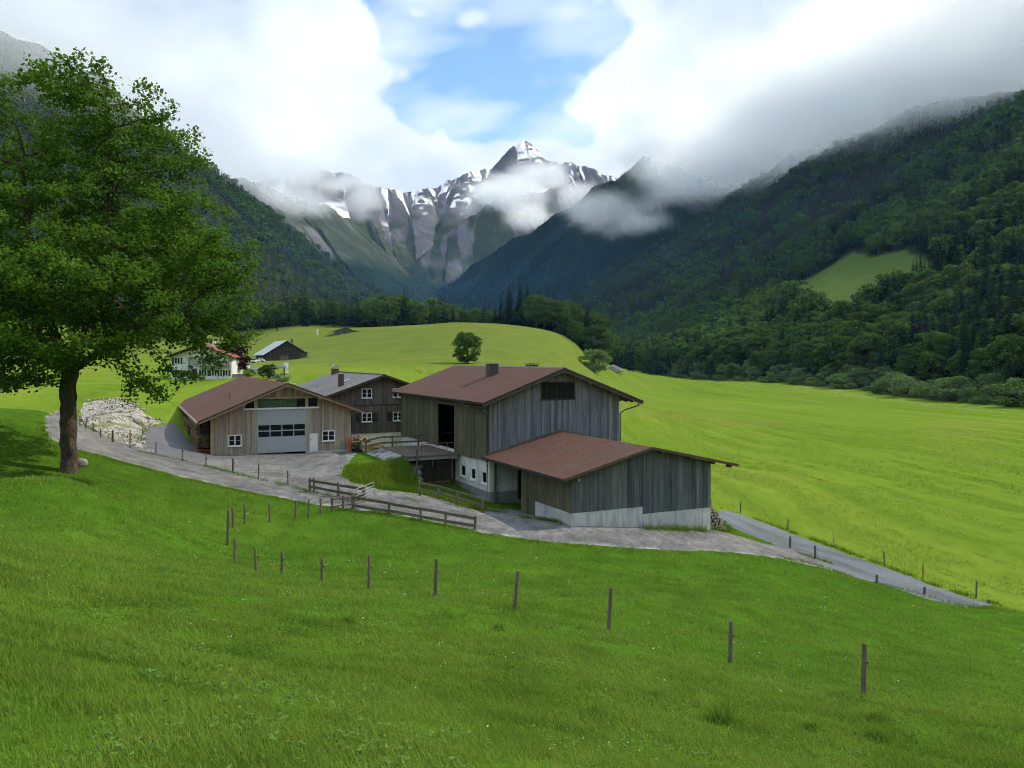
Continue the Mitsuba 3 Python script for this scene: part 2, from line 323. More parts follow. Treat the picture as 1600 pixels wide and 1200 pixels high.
# ------------------------------------------------------------------ terrain
CP = [  # pixel, pixel, depth: surveyed points of the ground
    (1350,1088,17.4),(1140,1036,20.5),(951,987,22),(804,952,23.5),(680,932,25),(576,922,27.3),(503,907,30),(440,895,32.5),(367,878,35),(355,852,38),
    (381,820,42),(421,815,43.5),(462,811,44.5),(501,806,46),(550,795,47.5),(627,806,46.6),(743,828,45),(483,771,52),(560,782,49.5),(893,822,48),(1110,828,52.5),(1000,862,44),(870,850,44.5),
    (1250,880,48.5),(1200,848,55),(1130,802,67),(1158,803,70),(1231,829,67),(1303,855,60),(1382,886,53.5),(1525,934,47),(1274,874,54),(1235,858,57),(1370,908,49),(1444,928,46.5),(1560,946,44.5),
    (1600,1100,20.5),(1600,985,38),(1400,960,37),(1200,940,34),(1000,925,32),(1000,1100,13.5),(1250,1190,11.5),(1600,1200,12),
    (0,1000,8.2),(0,880,16),(0,800,31),(0,760,40),(200,800,36),(200,880,24),(250,1000,13.5),(500,1000,15.5),(650,1100,10),(300,1190,5.3),(800,1190,7),
    (105,738,35),(0,700,46),(75,668,54),(75,640,60),(0,640,58),(0,610,85),(-250,610,60),(-250,760,28),(-600,600,45),
    (200,700,62),(285,720,61),(363,738,58),(450,757,55),(130,672,66),(245,690,68),(180,640,80),(205,625,90),(240,605,112),
    (222,668,80),(330,712,70),(403,708,72),(570,702,76),(560,707,81),(630,707,84),(690,692,80),(540,742,58),(500,735,64),(620,770,53),
    (760,790,56),(700,770,60),(655,760,62),(770,795,56),
    (320,594,150),(400,582,160),(445,564,300),(400,564,310),(390,540,400),(390,526,450),(500,524,430),(560,521,410),(640,516,390),(720,510,380),(800,513,380),(850,521,390),(900,537,400),
    (640,562,270),(640,540,330),(800,540,320),(560,575,200),(480,572,215),(650,590,150),(720,568,255),(800,575,230),(900,575,330),(930,578,395),(1000,583,480),(960,577,440),
    (1000,620,262),(1000,700,120),(1300,700,123),(1600,760,86),(1300,612,330),(1600,647,205),(1600,700,128),(1150,597,420),(1600,850,57),(1450,632,250),(1120,720,108),(870,640,150),
]
AUX = [(0,0,-1.6),(0,-25,4.6),(-25,0,2.9),(25,0,-6.0),(60,-20,-10),(-70,0,11),(0,-90,20),(120,0,-14),(200,60,-14.5),(-150,60,14),(-150,150,6),(-160,300,8),(-120,450,17),(60,560,-4),
       (0,700,5),(-60,900,14),(-40,1500,30),(100,2500,60),(100,900,0),(130,1500,18),(420,300,-10),(420,100,-14),(300,-100,-16),(-200,-150,40),(-80,650,14),(-18,78,-8.9),(0,100,-9.6),(-10,140,-6.6),(10,78,-11.8),(25,75,-13),
       (20,95,-12.6),(-30,92,-7.4),(-45,82,-7.0),(-26,100,-6.6),(0,4,-2.75),(3,6,-3.9),(-3,5,-2.6),(12,60,-12)]
_c = np.array([P(a, b, c) for a, b, c in CP] + AUX)
_, _u = np.unique(np.round(_c[:, :2], 1), axis=0, return_index=True)
_c = _c[np.sort(_u)]


def _warp(xy):                      # distances count by their ratio, so far and near points weigh alike
    r = np.hypot(xy[:, 0], xy[:, 1])[:, None]
    return xy / (r + 60.0) ** 0.55


def _tps(a, b):
    d2 = ((a[:, None, :] - b[None, :, :]) ** 2).sum(-1)
    return 0.5 * d2 * np.log(d2 + 1e-9)


_w = _warp(_c[:, :2])
_K = _tps(_w, _w) + np.eye(len(_w)) * 0.02
_Pm = np.hstack([np.ones((len(_w), 1)), _w])
_A = np.block([[_K, _Pm], [_Pm.T, np.zeros((3, 3))]])
_co = np.linalg.solve(_A, np.concatenate([_c[:, 2], np.zeros(3)]))


def base_ground(xy):
    out = np.empty(len(xy))
    for i in range(0, len(xy), 20000):
        q = _warp(xy[i:i + 20000])
        out[i:i + 20000] = _tps(q, _w) @ _co[:-3] + _co[-3] + q @ _co[-2:]
    return out


def sstep(a, b, x):
    t = np.clip((x - a) / (b - a), 0, 1)
    return t * t * (3 - 2 * t)


def fb(x, y, s, o=4, seed=0):
    return meshkit.fbm(np.stack([x / s, y / s, np.zeros_like(x) + 0.37], -1), o, seed)


def ridge_h(xy, line, slope, gully=0.0, gs=60.0, seed=0, pw=1.0):
    "height under a crest line (x, y, z): falls with the distance from it, cut by gullies; also the place along the crest and the distance"
    line = np.asarray(line, float)
    seg = np.linalg.norm(np.diff(line[:, :2], axis=0), axis=1)
    cum = np.concatenate([[0], np.cumsum(seg)])
    best = np.full(len(xy), -1e9); bs = np.zeros(len(xy)); bd = np.zeros(len(xy))
    dmin = np.full(len(xy), 1e9); z0 = np.zeros(len(xy))
    for i in range(len(line) - 1):
        a, b = line[i], line[i + 1]
        v = b[:2] - a[:2]
        t = np.clip(((xy - a[:2]) @ v) / (v @ v), 0, 1)
        dist = np.linalg.norm(xy - (a[:2] + t[:, None] * v), axis=1)
        z = a[2] + (b[2] - a[2]) * t
        h = z - slope * dist ** pw * (200 ** (1 - pw))
        up = h > best
        best = np.where(up, h, best); bs = np.where(up, cum[i] + t * seg[i], bs); bd = np.where(up, dist, bd)
    if gully:
        g = 1 - np.abs(2 * meshkit.fbm(np.stack([bs / gs, bd / (gs * 7), bs * 0 + 0.5], -1), 4, seed) - 1)
        best = best - gully * (1 - g) * np.minimum(bd, 500) ** 0.75
    return best, bs, bd


CRF = [P(-500, 150, 1000), P(-250, 60, 1150), P(0, 40, 1300), P(150, 110, 1400), P(280, 230, 1500), P(340, 270, 1650), P(400, 316, 1800), P(430, 338, 1900), P(500, 394, 2050), P(560, 436, 2200), P(610, 464, 2350), P(664, 490, 2500)]


def flank_right(xy):
    L = xy @ AXR; t = xy @ AX
    s = L - (172 + 14 * np.sin(t / 130.0) + 10 * np.sin(t / 47.0)) - 150 * sstep(1200, 300, t) * 0
    fan = np.maximum(s, 0)
    n = fb(xy[:, 0], xy[:, 1], 260, 4, 5) - 0.5
    h = 0.2 * np.minimum(fan, 60) + (0.6 + 0.3 * n) * np.maximum(fan - 60, 0)
    gul = 1 - np.abs(2 * meshkit.fbm(np.stack([t / 170, L / 900, t * 0 + .2], -1), 3, 9) - 1)
    h = h - 26 * (1 - gul) * sstep(60, 300, s)
    cap = 436 + 0.055 * (np.clip(t, 200, 5000) - 1250) + 90 * n
    h = np.where(h > cap, cap + 0.05 * np.minimum(h - cap, 400), h)
    return np.where(s > 0, h, -50.0)


def ground(x, y):
    "height of the land at world positions"
    x = np.atleast_1d(np.asarray(x, float)); y = np.atleast_1d(np.asarray(y, float))
    xy = np.stack([x.ravel(), y.ravel()], -1)
    b = base_ground(xy)
    r = np.hypot(xy[:, 0], xy[:, 1])
    far = sstep(700, 2000, r)
    b = b * (1 - far) + far * np.clip(0.02 * (xy @ AX), -20, 90)
    b = b + (fb(xy[:, 0], xy[:, 1], 3.2, 3, 2) - 0.5) * 0.34 * sstep(3, 12, r) * (1 - sstep(60, 120, r)) * _rough(xy) + (fb(xy[:, 0], xy[:, 1], 60, 3, 4) - 0.5) * 4.0 * sstep(130, 320, r) * sstep(120, 20, xy @ AXR)
    hr = flank_right(xy)
    h = np.where(hr > -40, b + np.maximum(hr, 0), b)
    hf, _, _ = ridge_h(xy, CRF, 1.0, 0.22, 90, 3)
    hf = np.where(xy[:, 1] > 250, hf, -1e3)
    k = 6.0
    h = np.where(hf > h - 40, k * np.logaddexp(np.clip(hf, -200, None) / k, h / k), h)
    # the grassy bank beside the barn ramp
    q = xy - np.array([3.55, 48.0])
    w, l = q @ np.array([0.90233, 0.43105]), q @ np.array([-0.43105, 0.90233])
    m = sstep(12.2, 17.2, l) * sstep(29, 25, l) * sstep(-14, -10, w) * sstep(-4.0, -5.0, w)
    tgt = -7.85 - 0.13 * np.maximum(-5 - w, 0) + 0.15 * (fb(xy[:, 0], xy[:, 1], 1.5, 3, 6) - 0.5)
    h = h + np.maximum(tgt - h, 0) * m
    return h.reshape(np.shape(x))


def _rough(xy):                     # the farmyard and its lanes are levelled
    c = np.array([-12.0, 64.0])
    d = np.abs(xy - c) / np.array([30.0, 18.0])
    return sstep(0.8, 1.25, np.maximum(d[:, 0], d[:, 1]))


def gz(x, y):
    return float(ground(np.array([x]), np.array([y]))[0])


def grid_faces(n, m, closed=False):
    i, j = np.meshgrid(np.arange(n - 1), np.arange(m if closed else m - 1), indexing='ij')
    a = i * m + j; b = i * m + (j + 1) % m; c = (i + 1) * m + (j + 1) % m; d = (i + 1) * m + j
    return np.stack([a.ravel(), b.ravel(), c.ravel(), d.ravel()], 1)


_th = np.concatenate([np.radians(np.linspace(-46, 46, 520)), np.radians(np.linspace(46, 314, 130))[1:-1]])      # 0 = up the valley, clockwise from above
_r = np.concatenate([[0.6], np.geomspace(1.4, 9000, 560)])
_R, _TH = np.meshgrid(_r, _th, indexing='ij')
_X, _Y = _R * np.sin(_TH), _R * np.cos(_TH)
_Z = ground(_X.ravel(), _Y.ravel())
scene['ground'] = mikit.ply((np.stack([_X.ravel(), _Y.ravel(), _Z], 1), grid_faces(len(_r), len(_th), True)[:, ::-1]), 'm_ground', smooth=True)
labels['ground'] = {'label': 'green alpine valley floor and pasture hillside', 'category': 'ground', 'kind': 'structure'}
# ------------------------------------------------------------------ mesh kit
class MB:
    "collects triangles with a uv per vertex"
    def __init__(self):
        self.v, self.f, self.uv, self.n = [], [], [], 0

    def add(self, v, f, uv=None):
        v = np.asarray(v, float).reshape(-1, 3); f = np.asarray(f, int)
        if f.shape[1] == 4:
            f = np.vstack([f[:, [0, 1, 2]], f[:, [0, 2, 3]]])
        if uv is None:
            uv = np.zeros((len(v), 2))
        uv = np.broadcast_to(np.asarray(uv, float), (len(v), 2))
        self.v.append(v); self.f.append(f + self.n); self.uv.append(uv); self.n += len(v)
        return self

    def hexa(self, c, uv=None):
        "eight corners: the bottom ring of four, then the top ring"
        return self.add(c, [[3, 2, 1, 0], [4, 5, 6, 7], [0, 1, 5, 4], [1, 2, 6, 5], [2, 3, 7, 6], [3, 0, 4, 7]], uv)

    def box(self, x0, x1, y0, y1, z0, z1, uv=None):
        return self.hexa([[x0, y0, z0], [x1, y0, z0], [x1, y1, z0], [x0, y1, z0], [x0, y0, z1], [x1, y0, z1], [x1, y1, z1], [x0, y1, z1]], uv)

    def beam(self, a, b, w, h, uv=None, up=(0, 0, 1)):
        "a bar from a to b, w wide and h high about its axis"
        a, b, up = np.asarray(a, float), np.asarray(b, float), np.asarray(up, float)
        d = (b - a) / np.linalg.norm(b - a)
        s = np.cross(d, up); s /= np.linalg.norm(s); t = np.cross(s, d)
        s, t = s * w / 2, t * h / 2
        return self.hexa([a - s - t, a + s - t, b + s - t, b - s - t, a - s + t, a + s + t, b + s + t, b - s + t], uv)

    def tube(self, pts, r, k=8, uv=None, caps=True, rng=None, jit=0.0):
        pts = np.asarray(pts, float); r = np.broadcast_to(np.asarray(r, float), len(pts))
        d = np.gradient(pts, axis=0); d /= np.linalg.norm(d, axis=1, keepdims=True) + 1e-12
        ref = np.array([0, 0, 1.0]) if abs(d[0, 2]) < 0.9 else np.array([1.0, 0, 0])
        an = np.arange(k) / k * 2 * np.pi
        rings = []
        for p, q, rr in zip(pts, d, r):
            s = np.cross(q, ref); s /= np.linalg.norm(s) + 1e-12; t = np.cross(s, q)
            wob = 1 + (jit * (rng.random(k) - 0.5) if rng is not None else 0)
            rings.append(p + (np.cos(an)[:, None] * s + np.sin(an)[:, None] * t) * rr * (wob[:, None] if np.ndim(wob) else wob))
        v = np.vstack(rings)
        f = grid_faces(len(pts), k, True)
        self.add(v, f, uv)
        if caps:
            for i, fl in ((0, False), (len(pts) - 1, True)):
                ring = rings[i]
                c = np.vstack([ring, pts[i]])
                ff = [[j, (j + 1) % k, k] for j in range(k)]
                self.add(c, [x[::-1] for x in ff] if fl else ff, uv)
        return self

    def arrays(self):
        return np.vstack(self.v), np.vstack(self.f), np.vstack(self.uv)


class Frame:
    "local axes: x along u, y along a (away from us), z up"
    def __init__(self, o, ang):
        self.o = np.array([o[0], o[1], o[2] if len(o) > 2 else 0.0], float)
        c, s = math.cos(ang), math.sin(ang)
        self.m = np.array([[c, -s, 0], [s, c, 0], [0, 0, 1.0]])

    def __call__(self, v):
        return np.asarray(v, float) @ self.m.T + self.o


USED = {}


def key_for(name):
    n = USED.get(name, 0)
    USED[name] = n + 1
    return name if n == 0 else f'{name}_{n:03d}'


def part(parent, name, mb, mat, frame=None, smooth=False, label=None, kind=None):
    key = key_for(f'{parent}__{name}' if parent else name)
    if isinstance(mb, MB):
        v, f, uv = mb.arrays()
    else:
        v, f = mb[0], mb[1]; uv = mb[2] if len(mb) > 2 else None
    if frame is not None:
        v = frame(v)
    scene[key] = mikit.ply((v, f), mat, smooth=smooth, uv=uv if smooth in (True, False) else None)
    if label or kind:
        labels[key] = {k: x for k, x in (('label', label), ('kind', kind)) if x}
    return key


def thing(name, label, category, group=None):
    key = key_for(name)
    labels[key] = {'label': label, 'category': category}
    if group:
        labels[key]['group'] = group
    return key


def lab(key, label, category, group=None, kind=None):
    labels[key] = {k: x for k, x in (('label', label), ('category', category), ('group', group), ('kind', kind)) if x}
    return key


UANG = math.atan2(0.43104872, 0.90232865)
FARM = Frame((3.55, 48.0), UANG)


def clad(mb, poly, place, rng, width=0.19, thick=0.03, gap=0.006, eave=None, holes=(), tone=(0, 1)):
    """Upright boards over a wall outline poly [(s, z)...], each board a slab of its own width and depth, cut round the holes (s0, s1, z0, z1).
    place(s, out, z) -> a local point."""
    P0 = Polygon(poly)
    for h in holes:
        P0 = P0.difference(shapely.box(h[0], h[2], h[1], h[3]))
    s0, s1 = P0.bounds[0], P0.bounds[2]
    cuts = [s0]
    while cuts[-1] < s1:
        cuts.append(cuts[-1] + width * (0.72 + 0.6 * rng.random()))
    cuts[-1] = s1
    cuts = np.array(sorted(set(np.round([*cuts, *(c for h in holes for c in h[:2] if s0 < c < s1), *(p[0] for p in poly)], 3))))
    Pt = Polygon(poly)
    for a, b in zip(cuts[:-1], cuts[1:]):
        if b - a < 0.02:
            continue
        r = tone[0] + (tone[1] - tone[0]) * rng.random()
        th = thick * (0.6 + 0.8 * rng.random())
        top = Pt.intersection(shapely.box(a, -99, b, 99)).bounds[3]
        low = rng.random() * 0.03
        piece = P0.intersection(shapely.box(a + gap / 2, -99, b - gap / 2, 99))
        for g in getattr(piece, 'geoms', [piece]):
            if g.is_empty or g.geom_type != 'Polygon' or g.area < 0.003:
                continue
            c = np.array(shapely.geometry.polygon.orient(g).exterior.coords)[:-1]
            k = len(c)
            front = [place(s, th, z) for s, z in c]; back = [place(s, 0.0, z) for s, z in c]
            uv = [[r, max(top - z, 0) if eave is None else max(eave - z, 0)] for s, z in c] * 2
            f = [[0, i, i + 1] for i in range(1, k - 1)] + [t for i in range(k) for t in ([i, k + i, (i + 1) % k], [(i + 1) % k, k + i, k + (i + 1) % k])]
            mb.add(front + back, f, uv)
    return mb


def front_of(y):                       # a wall facing -y
    return lambda s, out, z: [s, y - out, z]


def left_of(x):                        # a wall facing -x; s runs along y
    return lambda s, out, z: [x - out, s, z]


def right_of(x):
    return lambda s, out, z: [x + out, s, z]


def roof_slab(parent, x_ridge, z_ridge, x_eave, z_eave, y0, y1, mat, frame, name='roof', thick=0.10, rng=None, ny=24, nx=10, sag=0.02):
    "one slope of a roof: the covering (slightly uneven), uv in metres"
    mb = MB()
    Ls = math.hypot(x_eave - x_ridge, z_eave - z_ridge)
    s, t = np.meshgrid(np.linspace(0, 1, nx + 1), np.linspace(0, 1, ny + 1), indexing='ij')
    x = x_ridge + (x_eave - x_ridge) * s; y = y0 + (y1 - y0) * t
    z = z_ridge + (z_eave - z_ridge) * s + sag * (meshkit.fbm(np.stack([x * 0.35, y * 0.35, x * 0 + x_ridge + y0], -1), 3, 5) - 0.5) * 2
    v = np.stack([x, y, z], -1).reshape(-1, 3)
    uv = np.stack([y, Ls * (1 - s)], -1).reshape(-1, 2)
    f = grid_faces(nx + 1, ny + 1)
    if x_eave > x_ridge:
        top = f
    else:
        top = f[:, ::-1]
    mb.add(v, top, uv)
    v2 = v - [0, 0, thick]
    mb.add(v2, top[:, ::-1], uv)
    e = [i * (ny + 1) for i in range(nx + 1)]; e2 = [i * (ny + 1) + ny for i in range(nx + 1)]
    e3 = list(range(nx * (ny + 1), (nx + 1) * (ny + 1)))
    for line in (e, e2, e3):
        k = len(line)
        vv = np.vstack([v[line], v2[line]])
        mb.add(vv, [[i, i + 1, k + i + 1, k + i] for i in range(k - 1)], np.vstack([uv[line], uv[line]]))
    return part(parent, name, mb, mat, frame)


def verge(parent, pts, y, mat, frame, h=0.22, d=0.05, name='fascia_board'):
    "boards along the sloping edges of a gable roof: pts [(x, z)...] of the roof's upper edge"
    mb = MB()
    for (xa, za), (xb, zb) in zip(pts[:-1], pts[1:]):
        mb.hexa([[xa, y - d, za - h], [xb, y - d, zb - h], [xb, y, zb - h], [xa, y, za - h], [xa, y - d, za + 0.015], [xb, y - d, zb + 0.015], [xb, y, zb + 0.015], [xa, y, za + 0.015]])
    return part(parent, name, mb, mat, frame)


def gutter(parent, x, z, y0, y1, frame, mat='m_dark_metal'):
    an = np.linspace(math.pi, 2 * math.pi, 7)
    prof = np.stack([np.cos(an) * 0.075, np.sin(an) * 0.075], 1)
    ys = np.linspace(y0, y1, 2)
    v = np.array([[x + p[0], y, z + p[1]] for y in ys for p in prof])
    mb = MB().add(v, grid_faces(2, 7)).add(v * [1, 1, 1] + [0, 0, -0.006], grid_faces(2, 7)[:, ::-1])
    return part(parent, 'gutter', mb, mat, frame)


def window(parent, place, s0, s1, z0, z1, frame, cols=2, rows=2, fw=0.085, mat='m_white_paint', pane='m_pane', bar=0.05, out=0.07, sill=True, name='window', thin=0.035):
    "a casement: outer frame with mullions and muntins, panes behind"
    key = f'{parent}__{name}'
    n = USED.get(key, 0); USED[key] = n + 1
    key = key if n == 0 else f'{key}_{n:03d}'

    def bx(mb, a, b, c, d, o0, o1):
        co = [place(s, o, z) for z in (c, d) for s, o in ((a, o0), (b, o0), (b, o1), (a, o1))]
        mb.hexa(co)
    mb = MB()
    bx(mb, s0, s1, z0, z0 + fw, 0, out); bx(mb, s0, s1, z1 - fw, z1, 0, out)
    bx(mb, s0, s0 + fw, z0 + fw, z1 - fw, 0, out); bx(mb, s1 - fw, s1, z0 + fw, z1 - fw, 0, out)
    for c in range(1, cols):
        x = s0 + (s1 - s0) * c / cols
        bx(mb, x - bar, x + bar, z0 + fw, z1 - fw, 0.0, out - 0.012)
    for r in range(1, rows):
        z = z0 + (z1 - z0) * r / rows
        for c in range(cols):
            xa = s0 + (s1 - s0) * c / cols + (fw if c == 0 else bar); xb = s0 + (s1 - s0) * (c + 1) / cols - (fw if c == cols - 1 else bar)
            bx(mb, xa, xb, z - thin / 2, z + thin / 2, 0.0, out - 0.025)
    v, f, uv = mb.arrays()
    scene[key] = mikit.ply((frame(v), f), mat)
    for c in range(cols):
        for r in range(rows):
            pm = MB()
            xa = s0 + (s1 - s0) * c / cols + (fw if c == 0 else bar); xb = s0 + (s1 - s0) * (c + 1) / cols - (fw if c == cols - 1 else bar)
            za = z0 + (z1 - z0) * r / rows + (fw if r == 0 else thin / 2); zb = z0 + (z1 - z0) * (r + 1) / rows - (fw if r == rows - 1 else thin / 2)
            bx(pm, xa - 0.004, xb + 0.004, za - 0.004, zb + 0.004, 0.012, 0.022)
            part(key, 'pane', pm, pane, frame)
    if sill:
        sm = MB(); bx(sm, s0 - 0.05, s1 + 0.05, z0 - 0.06, z0 - 0.003, 0.0, out + 0.07)
        part(key, 'sill', sm, mat, frame)
    return key


def pipe(parent, pts, r, frame, mat='m_dark_metal', name='downpipe'):
    return part(parent, name, MB().tube(pts, r, 8), mat, frame, smooth=40)
# ------------------------------------------------------------------ mountains
CREST_A = [P(250, 320, 5200), P(330, 300, 5200), P(400, 285, 5200), P(440, 272, 5200), P(480, 262, 5200), P(520, 270, 5250), P(560, 277, 5300), P(600, 289, 5300), P(650, 301, 5350), P(690, 286, 5450), P(725, 268, 5500),
           P(760, 263, 5600), P(790, 243, 5700), P(806, 231, 5750), P(818, 219, 5800), P(827, 228, 5800), P(838, 243, 5800), P(862, 252, 5850), P(890, 255, 5900), P(940, 272, 5900), P(1010, 290, 5900)]
CREST_B = [P(960, 285, 4700), P(880, 288, 4600), P(850, 300, 4500), P(775, 313, 4300), P(719, 351, 4100), P(670, 389, 3900), P(646, 421, 3750), P(640, 452, 3600)]
CREST_C = [P(330, 270, 2900), P(380, 280, 2900), P(426, 299, 3000), P(475, 312, 3100), P(524, 324, 3250), P(565, 364, 3450), P(600, 398, 3600), P(628, 425, 3700), P(643, 450, 3800)]
CREST_D = [P(1330, 330, 2500), P(1250, 300, 2500), P(1160, 290, 2520), P(1110, 280, 2540), P(1075, 266, 2560), P(1040, 248, 2580), P(1005, 245, 2600), P(950, 285, 2700), P(880, 326, 2800), P(800, 376, 3000), P(740, 416, 3200), P(690, 452, 3400), P(660, 478, 3500)]
_th = np.radians(np.linspace(-32, 30, 760)); _r = np.geomspace(2000, 6600, 470)
_R, _TH = np.meshgrid(_r, _th, indexing='ij')
_X, _Y = (_R * np.sin(_TH)).ravel(), (_R * np.cos(_TH)).ravel()
_xy = np.stack([_X, _Y], 1)


def _rug(line, n, amp, seed):          # a crest is ragged between its surveyed points
    line = np.array(line); out = [line[0]]
    for i in range(len(line) - 1):
        for k in range(1, n + 1):
            out.append(line[i] + (line[i + 1] - line[i]) * k / n)
    out = np.array(out)
    out[:, 2] += amp * (meshkit.fbm(np.stack([np.arange(len(out)) * 0.55, np.zeros(len(out)), np.zeros(len(out))], 1), 3, seed) - 0.5)
    return out


_best, _uv = np.full(len(_xy), -1e9), np.zeros((len(_xy), 2))
for _line, _sl, _gu, _gs, _sd, _amp in ((CREST_A, 0.95, 2.2, 150, 21, 70), (CREST_B, 0.85, 1.5, 170, 22, 30), (CREST_C, 0.82, 1.5, 150, 23, 30), (CREST_D, 0.95, 1.0, 170, 24, 40)):
    _h, _s, _d = ridge_h(_xy, _rug(_line, 4, _amp, _sd), _sl, _gu, _gs, _sd)
    _up = _h > _best
    _best = np.where(_up, _h, _best)
    _uv = np.where(_up[:, None], np.stack([_s / 1000 + _sd * 7, _d / 1000], 1), _uv)
_s2, _d2 = _uv[:, 0] * 1000, _uv[:, 1] * 1000
_r1 = 1 - np.abs(2 * meshkit.fbm(np.stack([_s2 / 62, _d2 / 420, _s2 * 0 + .3], -1), 3, 41) - 1)
_r2 = 1 - np.abs(2 * meshkit.fbm(np.stack([_s2 / 26, _d2 / 170, _s2 * 0 + .7], -1), 3, 42) - 1)
_best -= (1 - _r1) * 0.9 * np.clip(_d2, 0, 400) ** 0.68 + (1 - _r2) * 0.42 * np.clip(_d2, 0, 300) ** 0.62
_best += 60 * (fb(_X, _Y, 240, 5, 31) - 0.5) + 30 * (fb(_X, _Y, 60, 3, 33) - 0.5) + 15 * (fb(_X, _Y, 23, 3, 34) - 0.5)
_g = ground(_X, _Y)
_f = grid_faces(len(_r), len(_th))
_f = _f[(_best > _g - 40)[_f].any(1)][:, ::-1]
_f = np.vstack([_f[:, [0, 1, 2]], _f[:, [0, 2, 3]]])
_used, _inv = np.unique(_f, return_inverse=True)
scene['mountain'] = mikit.ply((np.stack([_X, _Y, _best], 1)[_used], _inv.reshape(-1, 3)), 'm_mountain', smooth=True, uv=_uv[_used])
labels['mountain'] = {'label': 'snow streaked rocky peaks closing the valley head', 'category': 'mountain', 'kind': 'structure'}


MZ, M_R, M_TH = _best.reshape(_R.shape), _r, _th


def mountain_z(x, y):
    r, th = np.hypot(x, y), np.arctan2(x, y)
    i = np.clip((np.log(r / M_R[0]) / np.log(M_R[1] / M_R[0])).astype(int), 0, len(M_R) - 1); j = np.clip(((th - M_TH[0]) / (M_TH[1] - M_TH[0])).astype(int), 0, len(M_TH) - 1)
    return MZ[i, j]


def at(px, py, lo=2.0, hi=3000.0):
    "where the sight line of a pixel meets the land"
    d = np.geomspace(lo, hi, 500)
    X, Z = (px - 800) / F * d, (HOR - py) / F * d
    below = np.nonzero(Z < ground(X, d))[0]
    if not len(below):
        return P(px, py, hi)
    a, b = d[max(below[0] - 1, 0)], d[below[0]]
    dd = np.linspace(a, b, 40)
    k = np.nonzero((HOR - py) / F * dd < ground((px - 800) / F * dd, dd))[0]
    return P(px, py, dd[k[0]] if len(k) else b)
# ------------------------------------------------------------------ lanes, yard and road, laid on the land
def wpoly(px, lo=2.0, hi=3000.0):
    return Polygon([at(a, b, lo, hi)[:2] for a, b in px]).buffer(0)


def drape(name, poly, mat, lift, step=0.6, rag=0.0, seed=0, label='', cat='road', kind='structure'):
    rgl = np.random.default_rng(seed)
    if rag:
        bound = []
        for g in getattr(poly, 'geoms', [poly]):
            c = np.array([g.exterior.interpolate(s).coords[0] for s in np.arange(0, g.exterior.length, step * 0.55)])
            nn = meshkit.fbm(np.stack([c[:, 0] / 0.9, c[:, 1] / 0.9, c[:, 0] * 0 + seed], -1), 3, seed)
            n2 = meshkit.fbm(np.stack([c[:, 0] / 0.9 + 40, c[:, 1] / 0.9, c[:, 0] * 0 + seed], -1), 3, seed + 5)
            bound.append(Polygon(c + rag * 2 * np.stack([nn - 0.5, n2 - 0.5], 1)).buffer(0))
        poly = shapely.union_all(bound)
    from scipy.spatial import Delaunay
    V, Fc, E, n = [], [], [], 0
    for g in getattr(poly, 'geoms', [poly]):
        if g.area < 0.5:
            continue
        ext = np.vstack([[r.interpolate(s).coords[0] for s in np.arange(0, r.length, step * 0.5)] for r in [g.exterior, *g.interiors]])
        x0, y0, x1, y1 = g.bounds
        gx, gy = np.meshgrid(np.arange(x0, x1, step), np.arange(y0, y1, step))
        q = np.stack([gx.ravel(), gy.ravel()], 1) + (rgl.random((gx.size, 2)) - 0.5) * step * 0.3
        q = q[shapely.contains_xy(g.buffer(-step * 0.3), q[:, 0], q[:, 1])]
        p = np.vstack([ext, q])
        t = Delaunay(p).simplices
        c = p[t].mean(1)
        t = t[shapely.contains_xy(g.buffer(0.01), c[:, 0], c[:, 1])]
        d1, d2 = p[t[:, 1]] - p[t[:, 0]], p[t[:, 2]] - p[t[:, 0]]
        fl = d1[:, 0] * d2[:, 1] - d1[:, 1] * d2[:, 0] < 0
        t[fl] = t[fl][:, ::-1]
        V.append(p); Fc.append(t + n); n += len(p)
        E.append(shapely.distance(shapely.points(p), g.exterior))
    V = np.vstack(V); e_ = np.concatenate(E)
    z = ground(V[:, 0], V[:, 1]) - 0.035 + (lift + 0.035) * np.clip(e_ / 0.45, 0, 1) ** 0.7
    scene[name] = mikit.ply((np.column_stack([V, z]), np.vstack(Fc)), mat, smooth=True, uv=np.column_stack([np.concatenate(E), np.zeros(len(V))]))
    lab(name, label, cat, kind=kind)
    return poly


TRACK = wpoly([(66, 652), (64, 668), (72, 685), (108, 700), (160, 712), (220, 729), (290, 747), (360, 762), (430, 777), (500, 790), (550, 798), (600, 801), (660, 813), (743, 831), (820, 843), (900, 851), (1000, 859), (1080, 863), (1150, 865),
               (1200, 871), (1260, 883), (1312, 895), (1290, 880), (1235, 858), (1180, 845), (1135, 832), (1112, 825), (1000, 820), (893, 817), (860, 800), (800, 795), (760, 792), (755, 799), (700, 782), (655, 772), (600, 766), (560, 754), (535, 742), (545, 728), (556, 714), (572, 700), (555, 694), (335, 707),
               (322, 716), (280, 714), (235, 702), (190, 691), (150, 676), (120, 656), (104, 640), (84, 640)], 20, 100)
drape('gravel_track', TRACK, 'm_gravel', 0.045, 0.6, 0.22, 1, 'grey gravel track and farmyard in front of the barns', 'track')
ASPH = wpoly([(224, 666), (217, 690), (238, 712), (300, 725), (326, 724), (345, 714), (340, 708), (300, 690), (278, 662), (262, 661)], 40, 110)
drape('yard_pavement', ASPH, 'm_yard_asphalt', 0.075, 0.6, 0.05, 2, 'dark asphalt apron left of the tan machine shed', 'pavement')
BANK = wpoly([(122, 642), (130, 630), (165, 622), (200, 626), (232, 648), (258, 661), (226, 667), (219, 690), (240, 707), (200, 695), (150, 677), (122, 657)], 40, 140)
drape('gravel_bank', BANK, 'm_white_gravel', 0.06, 0.5, 0.35, 3, 'pale rubble bank between the track and the asphalt apron', 'gravel bank')
